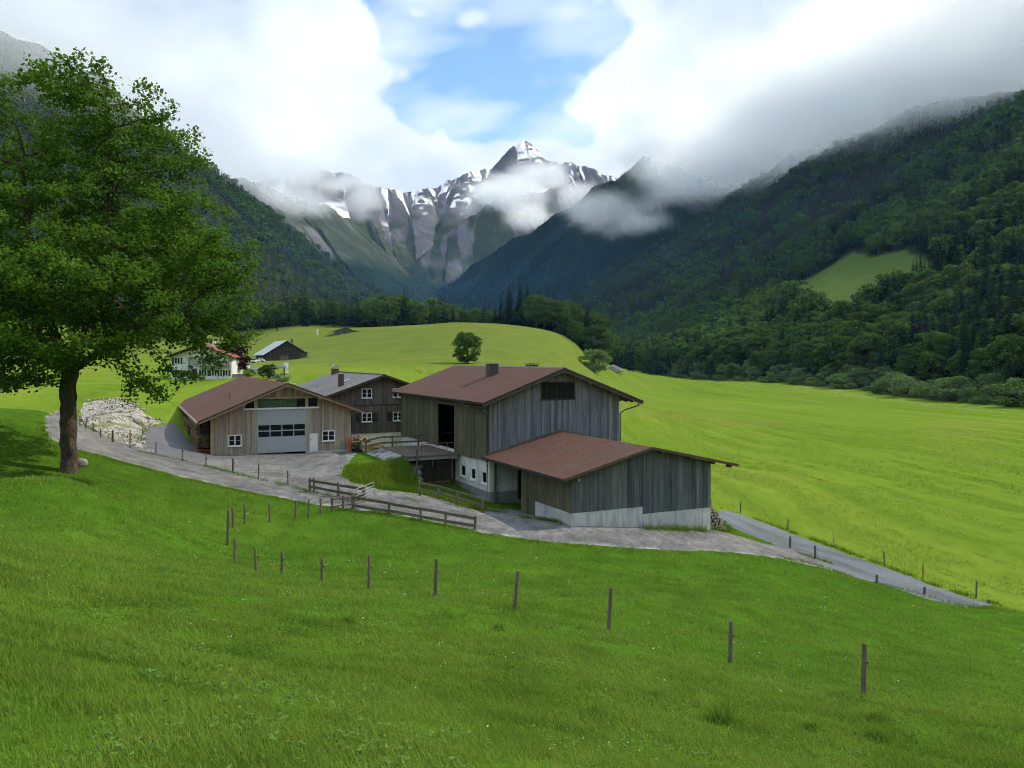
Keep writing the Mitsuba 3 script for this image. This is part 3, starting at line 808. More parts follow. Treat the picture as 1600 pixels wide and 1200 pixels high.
ROAD = wpoly([(1122, 795), (1160, 804), (1230, 830), (1300, 856), (1380, 885), (1450, 911), (1520, 935), (1562, 944), (1520, 951), (1440, 934), (1370, 911), (1312, 895), (1270, 877), (1230, 859), (1180, 839), (1135, 821), (1116, 808)], 20, 100)
drape('road', ROAD, 'm_asphalt', 0.075, 0.6, 0.04, 4, 'wet grey asphalt lane running down to the right beside the hay meadow', 'road')
LANE = wpoly([(378, 571), (394, 569), (420, 579), (450, 589), (474, 604), (455, 607), (440, 597), (400, 583)], 90, 330)
drape('lane', LANE, 'm_gravel', 0.06, 2.0, 0.3, 5, 'narrow gravel lane crossing the meadow behind the machine shed', 'lane')
_e = LineString([at(a, b, 100, 900)[:2] for a, b in ((985, 581), (1050, 587), (1150, 598), (1300, 613), (1450, 632), (1600, 647), (1680, 656))])
drape('riverside_path', _e.buffer(0.5), 'm_gravel', 0.08, 0.8, 0.3, 6, 'thin pale gravel path along the far edge of the hay meadow', 'path')
# ------------------------------------------------------------------ the big barn
rg = np.random.default_rng(11)
barn = thing('barn', 'large grey timber barn with an open loft door above a white stable', 'barn')
B0, B1 = 11.5, 32.4                       # front gable and rear gable
WL, WR = -0.25, 10.85
RX, RZ = 5.55, -0.70                      # ridge
SL = 0.372
EL, ER = -1.05, 12.6                      # eave edges


def broof(x):
    return RZ - SL * abs(x - RX)


FZ = -7.33                                 # foot of the boards
und = 0.20                                 # from the roof's top to the wall's top
gable = [(WL, FZ), (WR, FZ), (WR, broof(WR) - und), (RX, RZ - und), (WL, broof(WL) - und)]
GW = (3.94, 6.85, -3.05, -1.83)
mb = MB()
clad(mb, gable, front_of(B0), rg, 0.20, 0.032, holes=[GW])
part(barn, 'gable_boards', mb, 'm_boards_grey', FARM, kind='stuff')
DOOR = (18.3, 22.1, -7.40, -3.80)
mb = MB()
clad(mb, [(B0, FZ), (B1, FZ), (B1, broof(WL) - und), (B0, broof(WL) - und)], left_of(WL), rg, 0.20, 0.03, holes=[(DOOR[0], DOOR[1], -9, DOOR[3])])
part(barn, 'side_boards', mb, 'm_boards_green', FARM, kind='stuff')
mb = MB()
clad(mb, [(B0, FZ - 1.5), (B1, FZ - 1.5), (B1, broof(WR) - und), (B0, broof(WR) - und)], right_of(WR), rg, 0.5, 0.03)
mb2 = MB(); clad(mb2, gable, lambda s, o, z: [s, B1 + o, z], rg, 0.5, 0.03)
part(barn, 'rear_boards', mb2, 'm_boards_grey', FARM, kind='stuff')
part(barn, 'far_side_boards', mb, 'm_boards_grey', FARM, kind='stuff')
# dark lining so that the open door and loft hatch look into a dark hall
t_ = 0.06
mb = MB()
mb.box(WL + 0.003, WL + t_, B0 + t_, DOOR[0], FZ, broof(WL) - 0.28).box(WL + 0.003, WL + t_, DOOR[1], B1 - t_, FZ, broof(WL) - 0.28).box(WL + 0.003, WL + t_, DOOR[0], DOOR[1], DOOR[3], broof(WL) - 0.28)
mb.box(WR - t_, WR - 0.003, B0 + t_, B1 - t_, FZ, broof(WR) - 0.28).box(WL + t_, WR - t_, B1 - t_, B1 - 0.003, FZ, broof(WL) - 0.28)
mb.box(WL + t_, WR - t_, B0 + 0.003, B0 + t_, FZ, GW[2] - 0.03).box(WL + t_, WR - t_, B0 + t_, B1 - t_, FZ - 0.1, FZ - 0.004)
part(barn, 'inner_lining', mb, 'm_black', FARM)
# loft hatch: dark panes between posts
mb = MB()
for x in (GW[0], GW[0] + 0.42, GW[0] + 1.28, GW[0] + 2.12, GW[1] - 0.06):
    mb.box(x, x + 0.06, B0 - 0.05, B0 + 0.02, GW[2], GW[3])
mb.box(GW[0] - 0.05, GW[1] + 0.05, B0 - 0.075, B0 + 0.02, GW[2] - 0.09, GW[2] - 0.002).box(GW[0] - 0.05, GW[1] + 0.05, B0 - 0.06, B0 + 0.02, GW[3] + 0.002, GW[3] + 0.07)
lh = part(barn, 'loft_window', mb, 'm_dark_trim', FARM)
xs = (GW[0], GW[0] + 0.42, GW[0] + 1.28, GW[0] + 2.12, GW[1] - 0.06)
for a, b in zip(xs[:-1], xs[1:]):
    part(lh, 'pane', MB().box(a + 0.062, b - 0.002, B0 - 0.004, B0 + 0.006, GW[2] + 0.004, GW[3] - 0.004), 'm_pane', FARM)
# sliding doors hung outside the wall
for (a, b, z0, z1, o) in ((14.25, 18.25, -7.55, -3.70, 0.06), (11.62, 14.05, -7.50, -3.72, 0.05)):
    mb = MB(); clad(mb, [(a, z0), (b, z0), (b, z1), (a, z1)], left_of(WL - o), rg, 0.23, 0.03, eave=-3.0, tone=(0.35, 1))
    part(barn, 'sliding_door', mb, 'm_boards_green', FARM)
part(barn, 'door_rail', MB().box(WL - 0.16, WL - 0.05, 11.7, 22.3, -3.66, -3.56), 'm_dark_metal', FARM)
mb = MB().box(WL - 0.09, WL - 0.035, 22.1, 22.22, -7.4, -3.7).box(WL - 0.09, WL - 0.035, 18.16, 18.28, -7.4, -3.7).box(WL - 0.08, WL - 0.035, 18.28, 22.1, -3.8, -3.68)
part(barn, 'door_frame', mb, 'm_oldwood', FARM)
# stable below: masonry with plinth and three windows
PZ = -9.72
ZB = -13.0
WIN = [(16.25, 17.25), (14.25, 15.15), (12.15, 13.05)]
wz = (-9.22, -8.36)
mb = MB()
edges = sorted([(a, b) for a, b in WIN])
x0, x1 = WL + 0.05, WL + 0.30
y = B0 + 0.05
for a, b in edges:
    mb.box(x0, x1, y, a, PZ, FZ - 0.004); mb.box(x0, x1, a, b, PZ, wz[0]); mb.box(x0, x1, a, b, wz[1], FZ - 0.004)
    y = b
mb.box(x0, x1, y, 18.35, PZ, FZ - 0.004).box(x0, x1, 19.15, B1 - 0.05, PZ, FZ - 0.004).box(x0, x1, 18.35, 19.15, -7.8, FZ - 0.004)
mb.box(x1, 10.6, B0 + 0.05, B0 + 0.30, PZ, FZ - 0.004).box(10.55, 10.8, B0 + 0.3, B1 - 0.05, PZ, FZ - 0.004)
part(barn, 'stable_wall', mb, 'm_render', FARM)
mb = MB().box(x0 - 0.02, x1, B0 + 0.03, 18.35, ZB, PZ - 0.003).box(x0 - 0.02, x1, 19.15, B1 - 0.05, ZB, PZ - 0.003).box(x1, 10.6, B0 + 0.03, B0 + 0.30, ZB, PZ - 0.003).box(10.55, 10.82, B0 + 0.3, B1 - 0.05, ZB, PZ - 0.003)
part(barn, 'plinth', mb, 'm_plinth', FARM)
for a, b in WIN:
    window(barn, lambda s, o, z: [x0 + 0.10 - o, s, z], a + 0.003, b - 0.003, wz[0] + 0.003, wz[1] - 0.003, FARM, 1, 1, fw=0.07, out=0.05, sill=False, name='stable_window')
    part(barn, 'window_sill', MB().box(x0 - 0.10, x0 + 0.02, a - 0.06, b + 0.06, wz[0] - 0.08, wz[0] - 0.003), 'm_white_paint', FARM)
    part(barn, 'window_surround', MB().box(x0 - 0.012, x0 - 0.002, a - 0.09, a - 0.002, wz[0], wz[1] + 0.08).box(x0 - 0.012, x0 - 0.002, b + 0.002, b + 0.09, wz[0], wz[1] + 0.08).box(x0 - 0.012, x0 - 0.002, a - 0.002, b + 0.002, wz[1] + 0.002, wz[1] + 0.08), 'm_white_paint', FARM)
part(barn, 'stable_door', MB().box(x0 + 0.10, x0 + 0.15, 18.36, 19.14, -10.3, -7.81), 'm_red_wood', FARM, label='dark red brown stable door under the ramp')
part(barn, 'gable_door', MB().box(2.05, 3.0, B0 - 0.0, B0 + 0.045, -10.35, -8.25), 'm_dark_trim', FARM)
# roof
RY0, RY1 = B0 - 0.75, B1 + 0.8
roof = roof_slab(barn, RX, RZ, EL, broof(EL), RY0, RY1, 'm_shingle', FARM, thick=0.09)
roof_slab(barn, RX, RZ, ER, broof(ER), RY0, RY1, 'm_shingle', FARM, thick=0.09)
verge(barn, [(EL, broof(EL)), (RX, RZ), (ER, broof(ER))], RY0, 'm_dark_trim', FARM, 0.20)
verge(barn, [(EL + .02, broof(EL) - 0.20), (RX, RZ - 0.20), (ER - .02, broof(ER) - 0.20)], RY0 + 0.06, 'm_boards_grey', FARM, 0.10, 0.04, name='verge_board')
part(barn, 'ridge_cap', MB().hexa([[RX - 0.16, RY0, RZ - 0.045], [RX + 0.16, RY0, RZ - 0.045], [RX + 0.16, RY1, RZ - 0.045], [RX - 0.16, RY1, RZ - 0.045], [RX - 0.02, RY0, RZ + 0.05], [RX + 0.02, RY0, RZ + 0.05], [RX + 0.02, RY1, RZ + 0.05], [RX - 0.02, RY1, RZ + 0.05]]), 'm_dark_metal', FARM)
mb = MB()
for x in (1.3, 3.4, RX, 7.9, 10.0):
    part(barn, 'purlin', MB().box(x - 0.10, x + 0.10, RY0 + 0.12, B0 - 0.036, broof(x) - 0.42, broof(x) - 0.17), 'm_oldwood', FARM)
mb = MB()
for y in np.arange(RY0 + 0.5, RY1, 0.85):
    for a, b in ((EL + 0.05, WL + 0.3), (ER - 0.05, WR - 0.3)):
        part(barn, 'rafter', MB().beam([a, y, broof(a) - 0.17], [b, y, broof(b) - 0.17], 0.1, 0.14), 'm_oldwood', FARM)
gutter(barn, EL - 0.06, broof(EL) - 0.05, RY0, RY1, FARM)
gutter(barn, ER + 0.06, broof(ER) - 0.05, RY0, RY1, FARM)
ze = broof(EL) - 0.12
pipe(barn, [[EL - 0.05, 15.0, ze], [EL + 0.1, 14.6, ze - 0.25], [WL - 0.13, 12.2, -4.05], [WL - 0.13, 11.75, -4.3], [WL - 0.13, 11.72, -6.0], [WL - 0.13, 11.72, -7.4], [WL - 0.08, 11.72, -7.7], [WL - 0.08, 11.72, -10.4]], 0.055, FARM)
pipe(barn, [[EL - 0.05, 32.6, ze], [EL + 0.1, 32.6, ze - 0.25], [WL - 0.12, 32.3, -4.1], [WL - 0.12, 32.3, -5.5], [WL - 0.12, 32.3, -8.4]], 0.055, FARM)
zr = broof(ER) - 0.12
pipe(barn, [[ER + 0.05, 11.3, zr], [ER - 0.05, 11.3, zr - 0.28], [WR + 0.5, 11.4, zr - 0.6], [WR + 0.09, 11.45, zr - 0.85], [WR + 0.09, 11.45, -6.0], [WR + 0.09, 11.45, -9.0]], 0.055, FARM)
# chimney and roof vent
cx, cy = 3.25, 19.35
ch = part(barn, 'chimney', MB().box(cx, cx + 0.82, cy, cy + 0.82, broof(cx) - 0.3, broof(cx) + 1.10), 'm_dark_metal', FARM)
part(ch, 'cover_plate', MB().box(cx - 0.10, cx + 0.92, cy - 0.10, cy + 0.92, broof(cx) + 1.17, broof(cx) + 1.205).box(cx + 0.05, cx + 0.1, cy + 0.05, cy + 0.1, broof(cx) + 1.10, broof(cx) + 1.17).box(cx + 0.72, cx + 0.77, cy + 0.7, cy + 0.75, broof(cx) + 1.10, broof(cx) + 1.17), 'm_metal', FARM)
vx, vy = 6.3, 18.0
vt = part(barn, 'roof_vent', MB().box(vx, vx + 0.8, vy, vy + 0.8, broof(vx) - 0.5, RZ + 0.18), 'm_dark_metal', FARM)
part(vt, 'cover_plate', MB().box(vx - 0.12, vx + 0.92, vy - 0.12, vy + 0.92, RZ + 0.27, RZ + 0.31).box(vx + 0.05, vx + 0.1, vy + 0.05, vy + 0.1, RZ + 0.18, RZ + 0.27).box(vx + 0.7, vx + 0.75, vy + 0.7, vy + 0.75, RZ + 0.18, RZ + 0.27), 'm_dark_metal', FARM)

# ------------------------------------------------------------------ ramp to the loft door
ramp = thing('ramp', 'weathered plank bridge leading up to the open loft door of the barn', 'ramp')
DZ = -7.52
for i, y in enumerate(np.arange(17.2, 24.2, 0.36)):
    part(ramp, 'plank', MB().box(-4.6 - 0.05 * rg.random(), WL - 0.10, y, y + 0.335, DZ - 0.07, DZ + 0.012 * rg.random()), 'm_oldwood', FARM)
part(ramp, 'slab', MB().box(-4.55, WL - 0.12, 17.3, 24.2, DZ - 0.36, DZ - 0.075), 'm_plinth', FARM)
mb = MB()
mb.hexa([[-5.9, 18.5, -9.4], [-4.56, 18.2, -9.4], [-4.56, 24.2, -9.4], [-5.9, 24.3, -9.4], [-5.9, 18.5, -7.95], [-4.56, 18.2, DZ - 0.02], [-4.56, 24.2, DZ - 0.02], [-5.9, 24.3, -7.95]])
part(ramp, 'approach', mb, 'm_gravel', FARM)
rl = thing('railing', 'low plank railing along the far edge of the barn ramp', 'railing')
for x in (-5.9, -3.6, -1.3):
    zz = DZ if x > -4.6 else DZ + (x + 4.56) * 0.16
    part(rl, 'post', MB().box(x - 0.06, x + 0.06, 24.25, 24.37, zz - 0.5, zz + 0.98), 'm_oldwood', FARM)
for h in (0.38, 0.86):
    part(rl, 'rail', MB().beam([-6.4, 24.22, DZ - 0.28 + h], [-4.6, 24.22, DZ + h - 0.01], 0.04, 0.15), 'm_oldwood', FARM)
    part(rl, 'rail', MB().beam([-4.58, 24.22, DZ + h], [-0.9, 24.22, DZ + h], 0.04, 0.15), 'm_oldwood', FARM)
rl = thing('railing', 'short thin metal railing at the near edge of the loft ramp beside the sliding door', 'railing')
part(rl, 'post', MB().tube([[-1.3, 17.35, DZ], [-1.3, 17.35, DZ + 0.95]], 0.03), 'm_oldwood', FARM)
part(rl, 'post', MB().tube([[-3.4, 17.35, DZ], [-3.4, 17.35, DZ + 0.95]], 0.03), 'm_oldwood', FARM)
part(rl, 'rail', MB().beam([-3.45, 17.35, DZ + 0.9], [-0.5, 17.35, DZ + 0.9], 0.03, 0.05), 'm_oldwood', FARM)
sup = lab(part(None, 'prop', MB().tube([FARM([[-3.9, 17.0, 0]])[0] + [0, 0, -10.9], FARM([[-3.9, 17.0, 0]])[0] + [0, 0, DZ + 0.55]], 0.075, 8), 'm_oldwood', smooth=40), 'tall grey round prop standing at the outer corner of the barn ramp', 'prop')
# timber doors under the ramp
ud = thing('shed_door', 'pair of dark weathered board doors closing the space under the barn ramp', 'door')
for a, b in ((-3.65, -2.05), (-2.0, -0.45)):
    mb = MB(); clad(mb, [(a, -10.9), (b, -10.9), (b, DZ - 0.42), (a, DZ - 0.42)], front_of(18.6), rg, 0.26, 0.03)
    part(ud, 'door_leaf', mb, 'm_boards_dark', FARM)
    part(ud, 'batten', MB().box(a + 0.1, b - 0.1, 18.50, 18.548, -8.3, -8.16).box(a + 0.1, b - 0.1, 18.50, 18.548, -9.9, -9.76), 'm_oldwood', FARM)

# ------------------------------------------------------------------ lower annex in front of the barn
annex = thing('annex', 'low grey timber annex with concrete base in front of the big barn', 'shed')
AW = 10.43
AX_, AZ = 5.45, -5.50
ASL = 0.232


def aroof(x):
    return AZ - (0.252 if x < AX_ else 0.213) * abs(x - AX_)


ct = (-9.25, -9.71)
mb = MB()
clad(mb, [(0, ct[0]), (5.1, ct[0]), (5.1, aroof(5.1) - 0.16), (0, aroof(0) - 0.16)], front_of(0), rg, 0.20, 0.03)
clad(mb, [(5.12, ct[1]), (AW, ct[1]), (AW, aroof(AW) - 0.16), (AX_, AZ - 0.16), (5.12, aroof(5.12) - 0.16)], front_of(0), rg, 0.20, 0.03)
part(annex, 'front_boards', mb, 'm_boards_annex', FARM, kind='stuff')
mb = MB()
clad(mb, [(0.0, ct[0]), (4.76, ct[0]), (4.76, -11), (6.74, -11), (6.74, aroof(0) - 0.16), (0, aroof(0) - 0.16)], left_of(0), rg, 0.24, 0.035)
part(annex, 'side_boards', mb, 'm_boards_green', FARM, kind='stuff')
mb = MB(); clad(mb, [(0.0, -11.5), (B0 - .05, -11.5), (B0 - .05, aroof(AW) - 0.16), (0, aroof(AW) - 0.16)], right_of(AW), rg, 0.4, 0.03)
part(annex, 'far_side_boards', mb, 'm_boards_annex', FARM, kind='stuff')
for a, b, z in ((0.0, 2.45, ct[0]), (2.47, 5.1, ct[0]), (5.13, 7.6, ct[1]), (7.62, 9.75, ct[1]), (9.77, AW, ct[1])):
    part(annex, 'concrete_panel', MB().box(a + 0.004, b - 0.004, -0.01, 0.2, -12.6, z - 0.006), 'm_concrete', FARM)
part(annex, 'concrete_panel', MB().box(0.002, 0.2, 0.2, 4.75, -12, ct[0] - 0.006), 'm_concrete', FARM)
mb = MB().box(0.05, 0.22, 6.6, 6.78, -11.2, aroof(0) - 0.3).box(0.05, 0.20, 11.25, 11.42, -11.2, aroof(0) - 0.3).box(0.02, 0.2, 6.78, 11.4, aroof(0) - 0.42, aroof(0) - 0.22)
part(annex, 'post_frame', mb, 'm_oldwood', FARM)
part(annex, 'inner_wall', MB().box(0.25, 10.3, 6.5, 6.56, -11.5, aroof(0) - 0.2), 'm_boards_dark', FARM)
AY0, AY1 = -0.55, B0 - 0.03
AEL, AER = -0.85, 12.25
roof_slab(annex, AX_, AZ, AEL, aroof(AEL), AY0, AY1, 'm_shingle', FARM, thick=0.08)
roof_slab(annex, AX_, AZ, AER, aroof(AER), AY0, AY1, 'm_shingle', FARM, thick=0.08)
verge(annex, [(AEL, aroof(AEL)), (AX_, AZ), (AER, aroof(AER))], AY0, 'm_brown_trim', FARM, 0.16)
part(annex, 'eave_board', MB().box(AEL - 0.03, AEL - 0.002, AY0, AY1, aroof(AEL) - 0.15, aroof(AEL) - 0.01), 'm_dark_trim', FARM)
mb = MB()
for x in (0.15, 3.2, AX_ + 0.9, 8.6, AW - 0.05, AER - 0.5):
    part(annex, 'purlin', MB().box(x - 0.09, x + 0.09, AY0 + 0.1, -0.034, aroof(x) - 0.30, aroof(x) - 0.12), 'm_oldwood', FARM)
mb = MB()
for y in np.arange(AY0 + 0.3, AY1, 0.8):
    part(annex, 'rafter', MB().beam([AEL + 0.03, y, aroof(AEL) - 0.15], [0.5, y, aroof(0.5) - 0.15], 0.09, 0.12), 'm_oldwood', FARM)
mb = MB()
for x in np.arange(AEL + 0.5, AER - 0.8, 0.30):       # upstand of jagged slates where the annex meets the gable
    mb.box(x, x + 0.27, B0 - 0.06, B0 - 0.036, aroof(x + .13) - 0.02, aroof(x + .13) + 0.10 + 0.05 * rg.random())
part(annex, 'flashing', mb, 'm_oldwood', FARM)
part(annex, 'wall_lamp', MB().box(0.35, 0.5, -0.16, -0.035, -7.35, -7.2), 'm_metal', FARM)
# ------------------------------------------------------------------ the machine shed
rg = np.random.default_rng(23)
GAR = Frame((-26.0, 69.6), UANG)
gar = thing('machine_shed', 'tan timber machine shed with brown roof and big grey sectional door', 'shed')
GX, GZ_, GLn, GWd = 6.25, -2.17, 30.0, 12.2
GEL, GER = -1.2, 13.5


def groof(x):
    return GZ_ - (0.430 if x < GX else 0.375) * abs(x - GX)


gb = -8.42
front = [(0, gb), (GWd, gb), (GWd, groof(GWd) - 0.20), (GX, GZ_ - 0.20), (0, groof(0) - 0.20)]
W1, W2 = (1.35, 2.47, -7.68, -6.70), (9.5, 10.68, -7.59, -6.62)
GD, SD = (3.85, 8.0, -8.6, -4.45), (8.34, 9.16, -8.6, -6.81)
TR = (2.77, 9.1, -4.43, -3.62)
mb = MB()
clad(mb, front, front_of(0), rg, 0.19, 0.03, holes=[W1, W2, GD, SD, TR])
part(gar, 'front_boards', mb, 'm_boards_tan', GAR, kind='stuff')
mb = MB(); clad(mb, [(0, gb), (GLn, gb), (GLn, groof(0) - .2), (0, groof(0) - .2)], left_of(0), rg, 0.3, 0.03)
clad(mb, [(0, gb - 1), (GLn, gb - 1), (GLn, groof(GWd) - .2), (0, groof(GWd) - .2)], right_of(GWd), rg, 0.3, 0.03)
clad(mb, front, lambda s, o, z: [s, GLn + o, z], rg, 0.4, 0.03)
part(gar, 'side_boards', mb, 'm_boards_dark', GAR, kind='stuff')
part(gar, 'foundation', MB().box(-0.02, 3.84, 0.0, 0.2, -9.6, gb - 0.004).box(8.02, GWd + 0.02, 0.0, 0.2, -10.2, gb - 0.004).box(-0.02, 0.2, 0.2, GLn, -9.6, gb - 0.004).box(GWd - 0.2, GWd + 0.02, 0.2, GLn, -10.5, gb - 0.004), 'm_concrete', GAR)
part(gar, 'corner_post', MB().box(-0.09, 0.16, -0.05, -0.032, gb - 0.02, groof(0) - 0.2).box(-0.09, -0.035, -0.032, 0.2, gb - 0.02, groof(0) - 0.2), 'm_timber', GAR)
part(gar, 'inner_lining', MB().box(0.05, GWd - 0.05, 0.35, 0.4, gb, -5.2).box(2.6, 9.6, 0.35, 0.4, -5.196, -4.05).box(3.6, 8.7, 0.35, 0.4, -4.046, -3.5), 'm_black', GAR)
window(gar, front_of(-0.01), *W1, GAR)
window(gar, front_of(-0.01), *W2, GAR)
# sectional door: solid panels above and below two rows of lights
dz = (-8.43, -7.72, -7.04, -6.47, -5.90, -5.18, -4.45)
sd = f'{gar}__sectional_door'
fr = MB().box(GD[0] - 0.07, GD[0] - 0.002, -0.055, 0.1, gb, GD[3] + 0.04).box(GD[1] + 0.002, GD[1] + 0.07, -0.055, 0.1, gb, GD[3] + 0.04)
v, f, uv = fr.arrays(); scene[sd] = mikit.ply((GAR(v), f), 'm_door_grey')
for z0, z1 in ((dz[0], dz[1]), (dz[1], dz[2]), (dz[4], dz[5]), (dz[5], dz[6])):
    part(sd, 'panel', MB().box(GD[0], GD[1], 0.0, 0.05, z0 + 0.002, z1 - 0.002), 'm_door_grey', GAR)
for z0, z1 in ((dz[2], dz[3]), (dz[3], dz[4])):
    mb = MB().box(GD[0], GD[1], 0.0, 0.05, z0 + 0.003, z0 + 0.05).box(GD[0], GD[1], 0.0, 0.05, z1 - 0.05, z1 - 0.003)
    w = (GD[1] - GD[0]) / 4
    for k in range(5):
        a = GD[0] + k * w
        mb.box(max(a - 0.04, GD[0]), min(a + 0.04, GD[1]), 0.002, 0.048, z0 + 0.05, z1 - 0.05)
    part(sd, 'glazed_section', mb, 'm_door_grey', GAR)
    for k in range(4):
        a = GD[0] + k * w
        part(sd, 'pane', MB().box(a + 0.03, a + w - 0.03, 0.02, 0.03, z0 + 0.045, z1 - 0.045), 'm_pane', GAR)
# strip of lights above the door
tk = part(gar, 'transom', MB().box(TR[0] - 0.12, TR[1] + 0.12, -0.13, 0.03, TR[2] - 0.12, TR[2] + 0.03), 'm_white_paint', GAR)
part(tk, 'lintel', MB().box(TR[0] + 0.35, TR[1] - 0.5, -0.14, 0.03, TR[3] + 0.005, TR[3] + 0.17), 'm_timber', GAR)
for a, b in ((3.52, 3.82), (7.98, 8.25)):
    part(tk, 'post', MB().box(a, b, -0.06, 0.03, TR[2] + 0.033, TR[3] + 0.003), 'm_timber', GAR)
for a, b, m, n in ((TR[0], 3.52, 'm_pane', 1), (3.82, 7.25, 'm_pane_green', 4), (7.25, 7.98, 'm_pane', 1), (8.25, TR[1], 'm_pane', 1)):
    for k in range(n):
        w = (b - a) / n
        part(tk, 'pane', MB().box(a + k * w + 0.018, a + (k + 1) * w - 0.018, 0.0, 0.012, TR[2] + 0.033, TR[3]), m, GAR)
part(tk, 'glazing_bars', MB().box(TR[0], TR[1], 0.016, 0.03, TR[2] + 0.033, TR[3]), 'm_dark_trim', GAR)
dk = part(gar, 'side_door', MB().box(SD[0] + 0.05, SD[1] - 0.05, -0.02, 0.03, gb - 0.03, SD[3] - 0.05), 'm_white_paint', GAR, label='pale grey side door right of the big sectional door')
part(dk, 'frame', MB().box(SD[0], SD[0] + 0.048, -0.05, 0.03, gb, SD[3]).box(SD[1] - 0.048, SD[1], -0.05, 0.03, gb, SD[3]).box(SD[0] + 0.048, SD[1] - 0.048, -0.05, 0.03, SD[3] - 0.048, SD[3]), 'm_door_grey', GAR)
part(dk, 'handle', MB().box(SD[0] + 0.09, SD[0] + 0.22, -0.08, -0.055, gb + 0.98, gb + 1.01).box(SD[0] + 0.09, SD[0] + 0.12, -0.055, -0.02, gb + 0.98, gb + 1.01), 'm_dark_metal', GAR)
GY0, GY1 = -0.95, GLn + 0.6
roof_slab(gar, GX, GZ_, GEL, groof(GEL), GY0, GY1, 'm_shingle', GAR, thick=0.09)
roof_slab(gar, GX, GZ_, GER, groof(GER), GY0, GY1, 'm_shingle', GAR, thick=0.09)
verge(gar, [(GEL, groof(GEL)), (GX, GZ_), (GER, groof(GER))], GY0, 'm_brown_trim', GAR, 0.15)
verge(gar, [(GEL + .03, groof(GEL) - 0.15), (GX, GZ_ - 0.15), (GER - .03, groof(GER) - 0.15)], GY0 + 0.05, 'm_timber', GAR, 0.13, 0.05, name='verge_board')
part(gar, 'soffit', MB().hexa([[GEL + .1, GY0 + 0.06, groof(GEL + .1) - 0.13], [GX, GY0 + 0.06, GZ_ - 0.13], [GX, -0.035, GZ_ - 0.13], [GEL + .1, -0.035, groof(GEL + .1) - 0.13], [GEL + .1, GY0 + 0.06, groof(GEL + .1) - 0.094], [GX, GY0 + 0.06, GZ_ - 0.094], [GX, -0.035, GZ_ - 0.094], [GEL + .1, -0.035, groof(GEL + .1) - 0.094]])
     .hexa([[GX, GY0 + 0.06, GZ_ - 0.13], [GER - .1, GY0 + 0.06, groof(GER - .1) - 0.13], [GER - .1, -0.035, groof(GER - .1) - 0.13], [GX, -0.035, GZ_ - 0.13], [GX, GY0 + 0.06, GZ_ - 0.094], [GER - .1, GY0 + 0.06, groof(GER - .1) - 0.094], [GER - .1, -0.035, groof(GER - .1) - 0.094], [GX, -0.035, GZ_ - 0.094]]), 'm_timber', GAR)
mb = MB()
for x in (2.6, GX, 8.6 + 0.6, GWd - 0.1):
    part(gar, 'purlin', MB().box(x - 0.10, x + 0.10, GY0 + 0.10, -0.034, groof(x) - 0.42, groof(x) - 0.16), 'm_timber', GAR)
part(gar, 'eave_board', MB().box(GEL - 0.028, GEL - 0.002, GY0, GY1, groof(GEL) - 0.17, groof(GEL) - 0.005), 'm_timber', GAR)
gutter(gar, GEL - 0.105, groof(GEL) - 0.06, GY0, GY1, GAR, 'm_metal')
part(gar, 'vent_pipe', MB().tube([[2.3, 7.5, groof(2.3) - 0.1], [2.3, 7.5, groof(2.3) + 0.55]], 0.05), 'm_brown_trim', GAR)
# lumber under the left eave
rk = thing('lumber_rack', 'timber rack under the left eave of the tan machine shed', 'rack')
for i, y in enumerate(np.arange(1.2, 29.5, 2.9)):
    part(rk, 'post', MB().box(-1.02, -0.9, y, y + 0.12, -8.9, groof(-1) - 0.12), 'm_oldwood', GAR)
    for z in (-7.75, -6.65):
        part(rk, 'bracket', MB().box(-0.898, -0.035, y + 0.002, y + 0.118, z - 0.1, z), 'm_oldwood', GAR)
for j, (z0, z1, y0, y1, mat, txt) in enumerate(((-8.42, -7.86, 0.35, 4.0, 'm_red_wood', 'reddish stack of split boards on the ground at the near end of the eave'), (-7.74, -6.76, 0.5, 9.5, 'm_stack_wood', 'middle shelf of grey brown boards under the shed eave'),
        (-6.64, -5.6, 1.4, 12.0, 'm_stack_wood', 'upper shelf of dark boards close under the shed eave'), (-8.42, -7.86, 4.4, 12.0, 'm_stack_wood', 'long stack of brown boards on the ground behind the reddish stack'),
        (-8.42, -6.3, 12.6, 20.5, 'm_stack_wood', 'tall stack of boards halfway along the shed eave'), (-8.42, -6.0, 21.2, 29.0, 'm_stack_wood', 'farthest stack of boards at the rear of the shed eave'))):
    mb = MB()
    for z in np.arange(z0, z1 - 0.05, 0.085):
        x = -1.12
        while x < -0.16:
            w = 0.10 + 0.12 * rg.random()
            if rg.random() > 0.06:
                a, b = y0 + 0.35 * rg.random(), y1 - 0.5 * rg.random()
                mb.box(x, min(x + w - 0.012, -0.05), a, b, z, z + 0.07, uv=[[rg.random(), 0]])
            x += w
    lab(part(None, 'lumber_stack', mb, mat, GAR), txt, 'lumber stack')

# ------------------------------------------------------------------ the dark timber house behind
HOU = Frame((-14.46, 80.0), UANG)
hou = thing('farmhouse', 'dark timber farmhouse with white ground floor and grey roof between shed and barn', 'house')
HX, HZ, HS = 1.58, -1.60, 0.348
HL, HR, HLn = -5.0, 8.1, 19.0


def hroof(x):
    return HZ - HS * abs(x - HX)


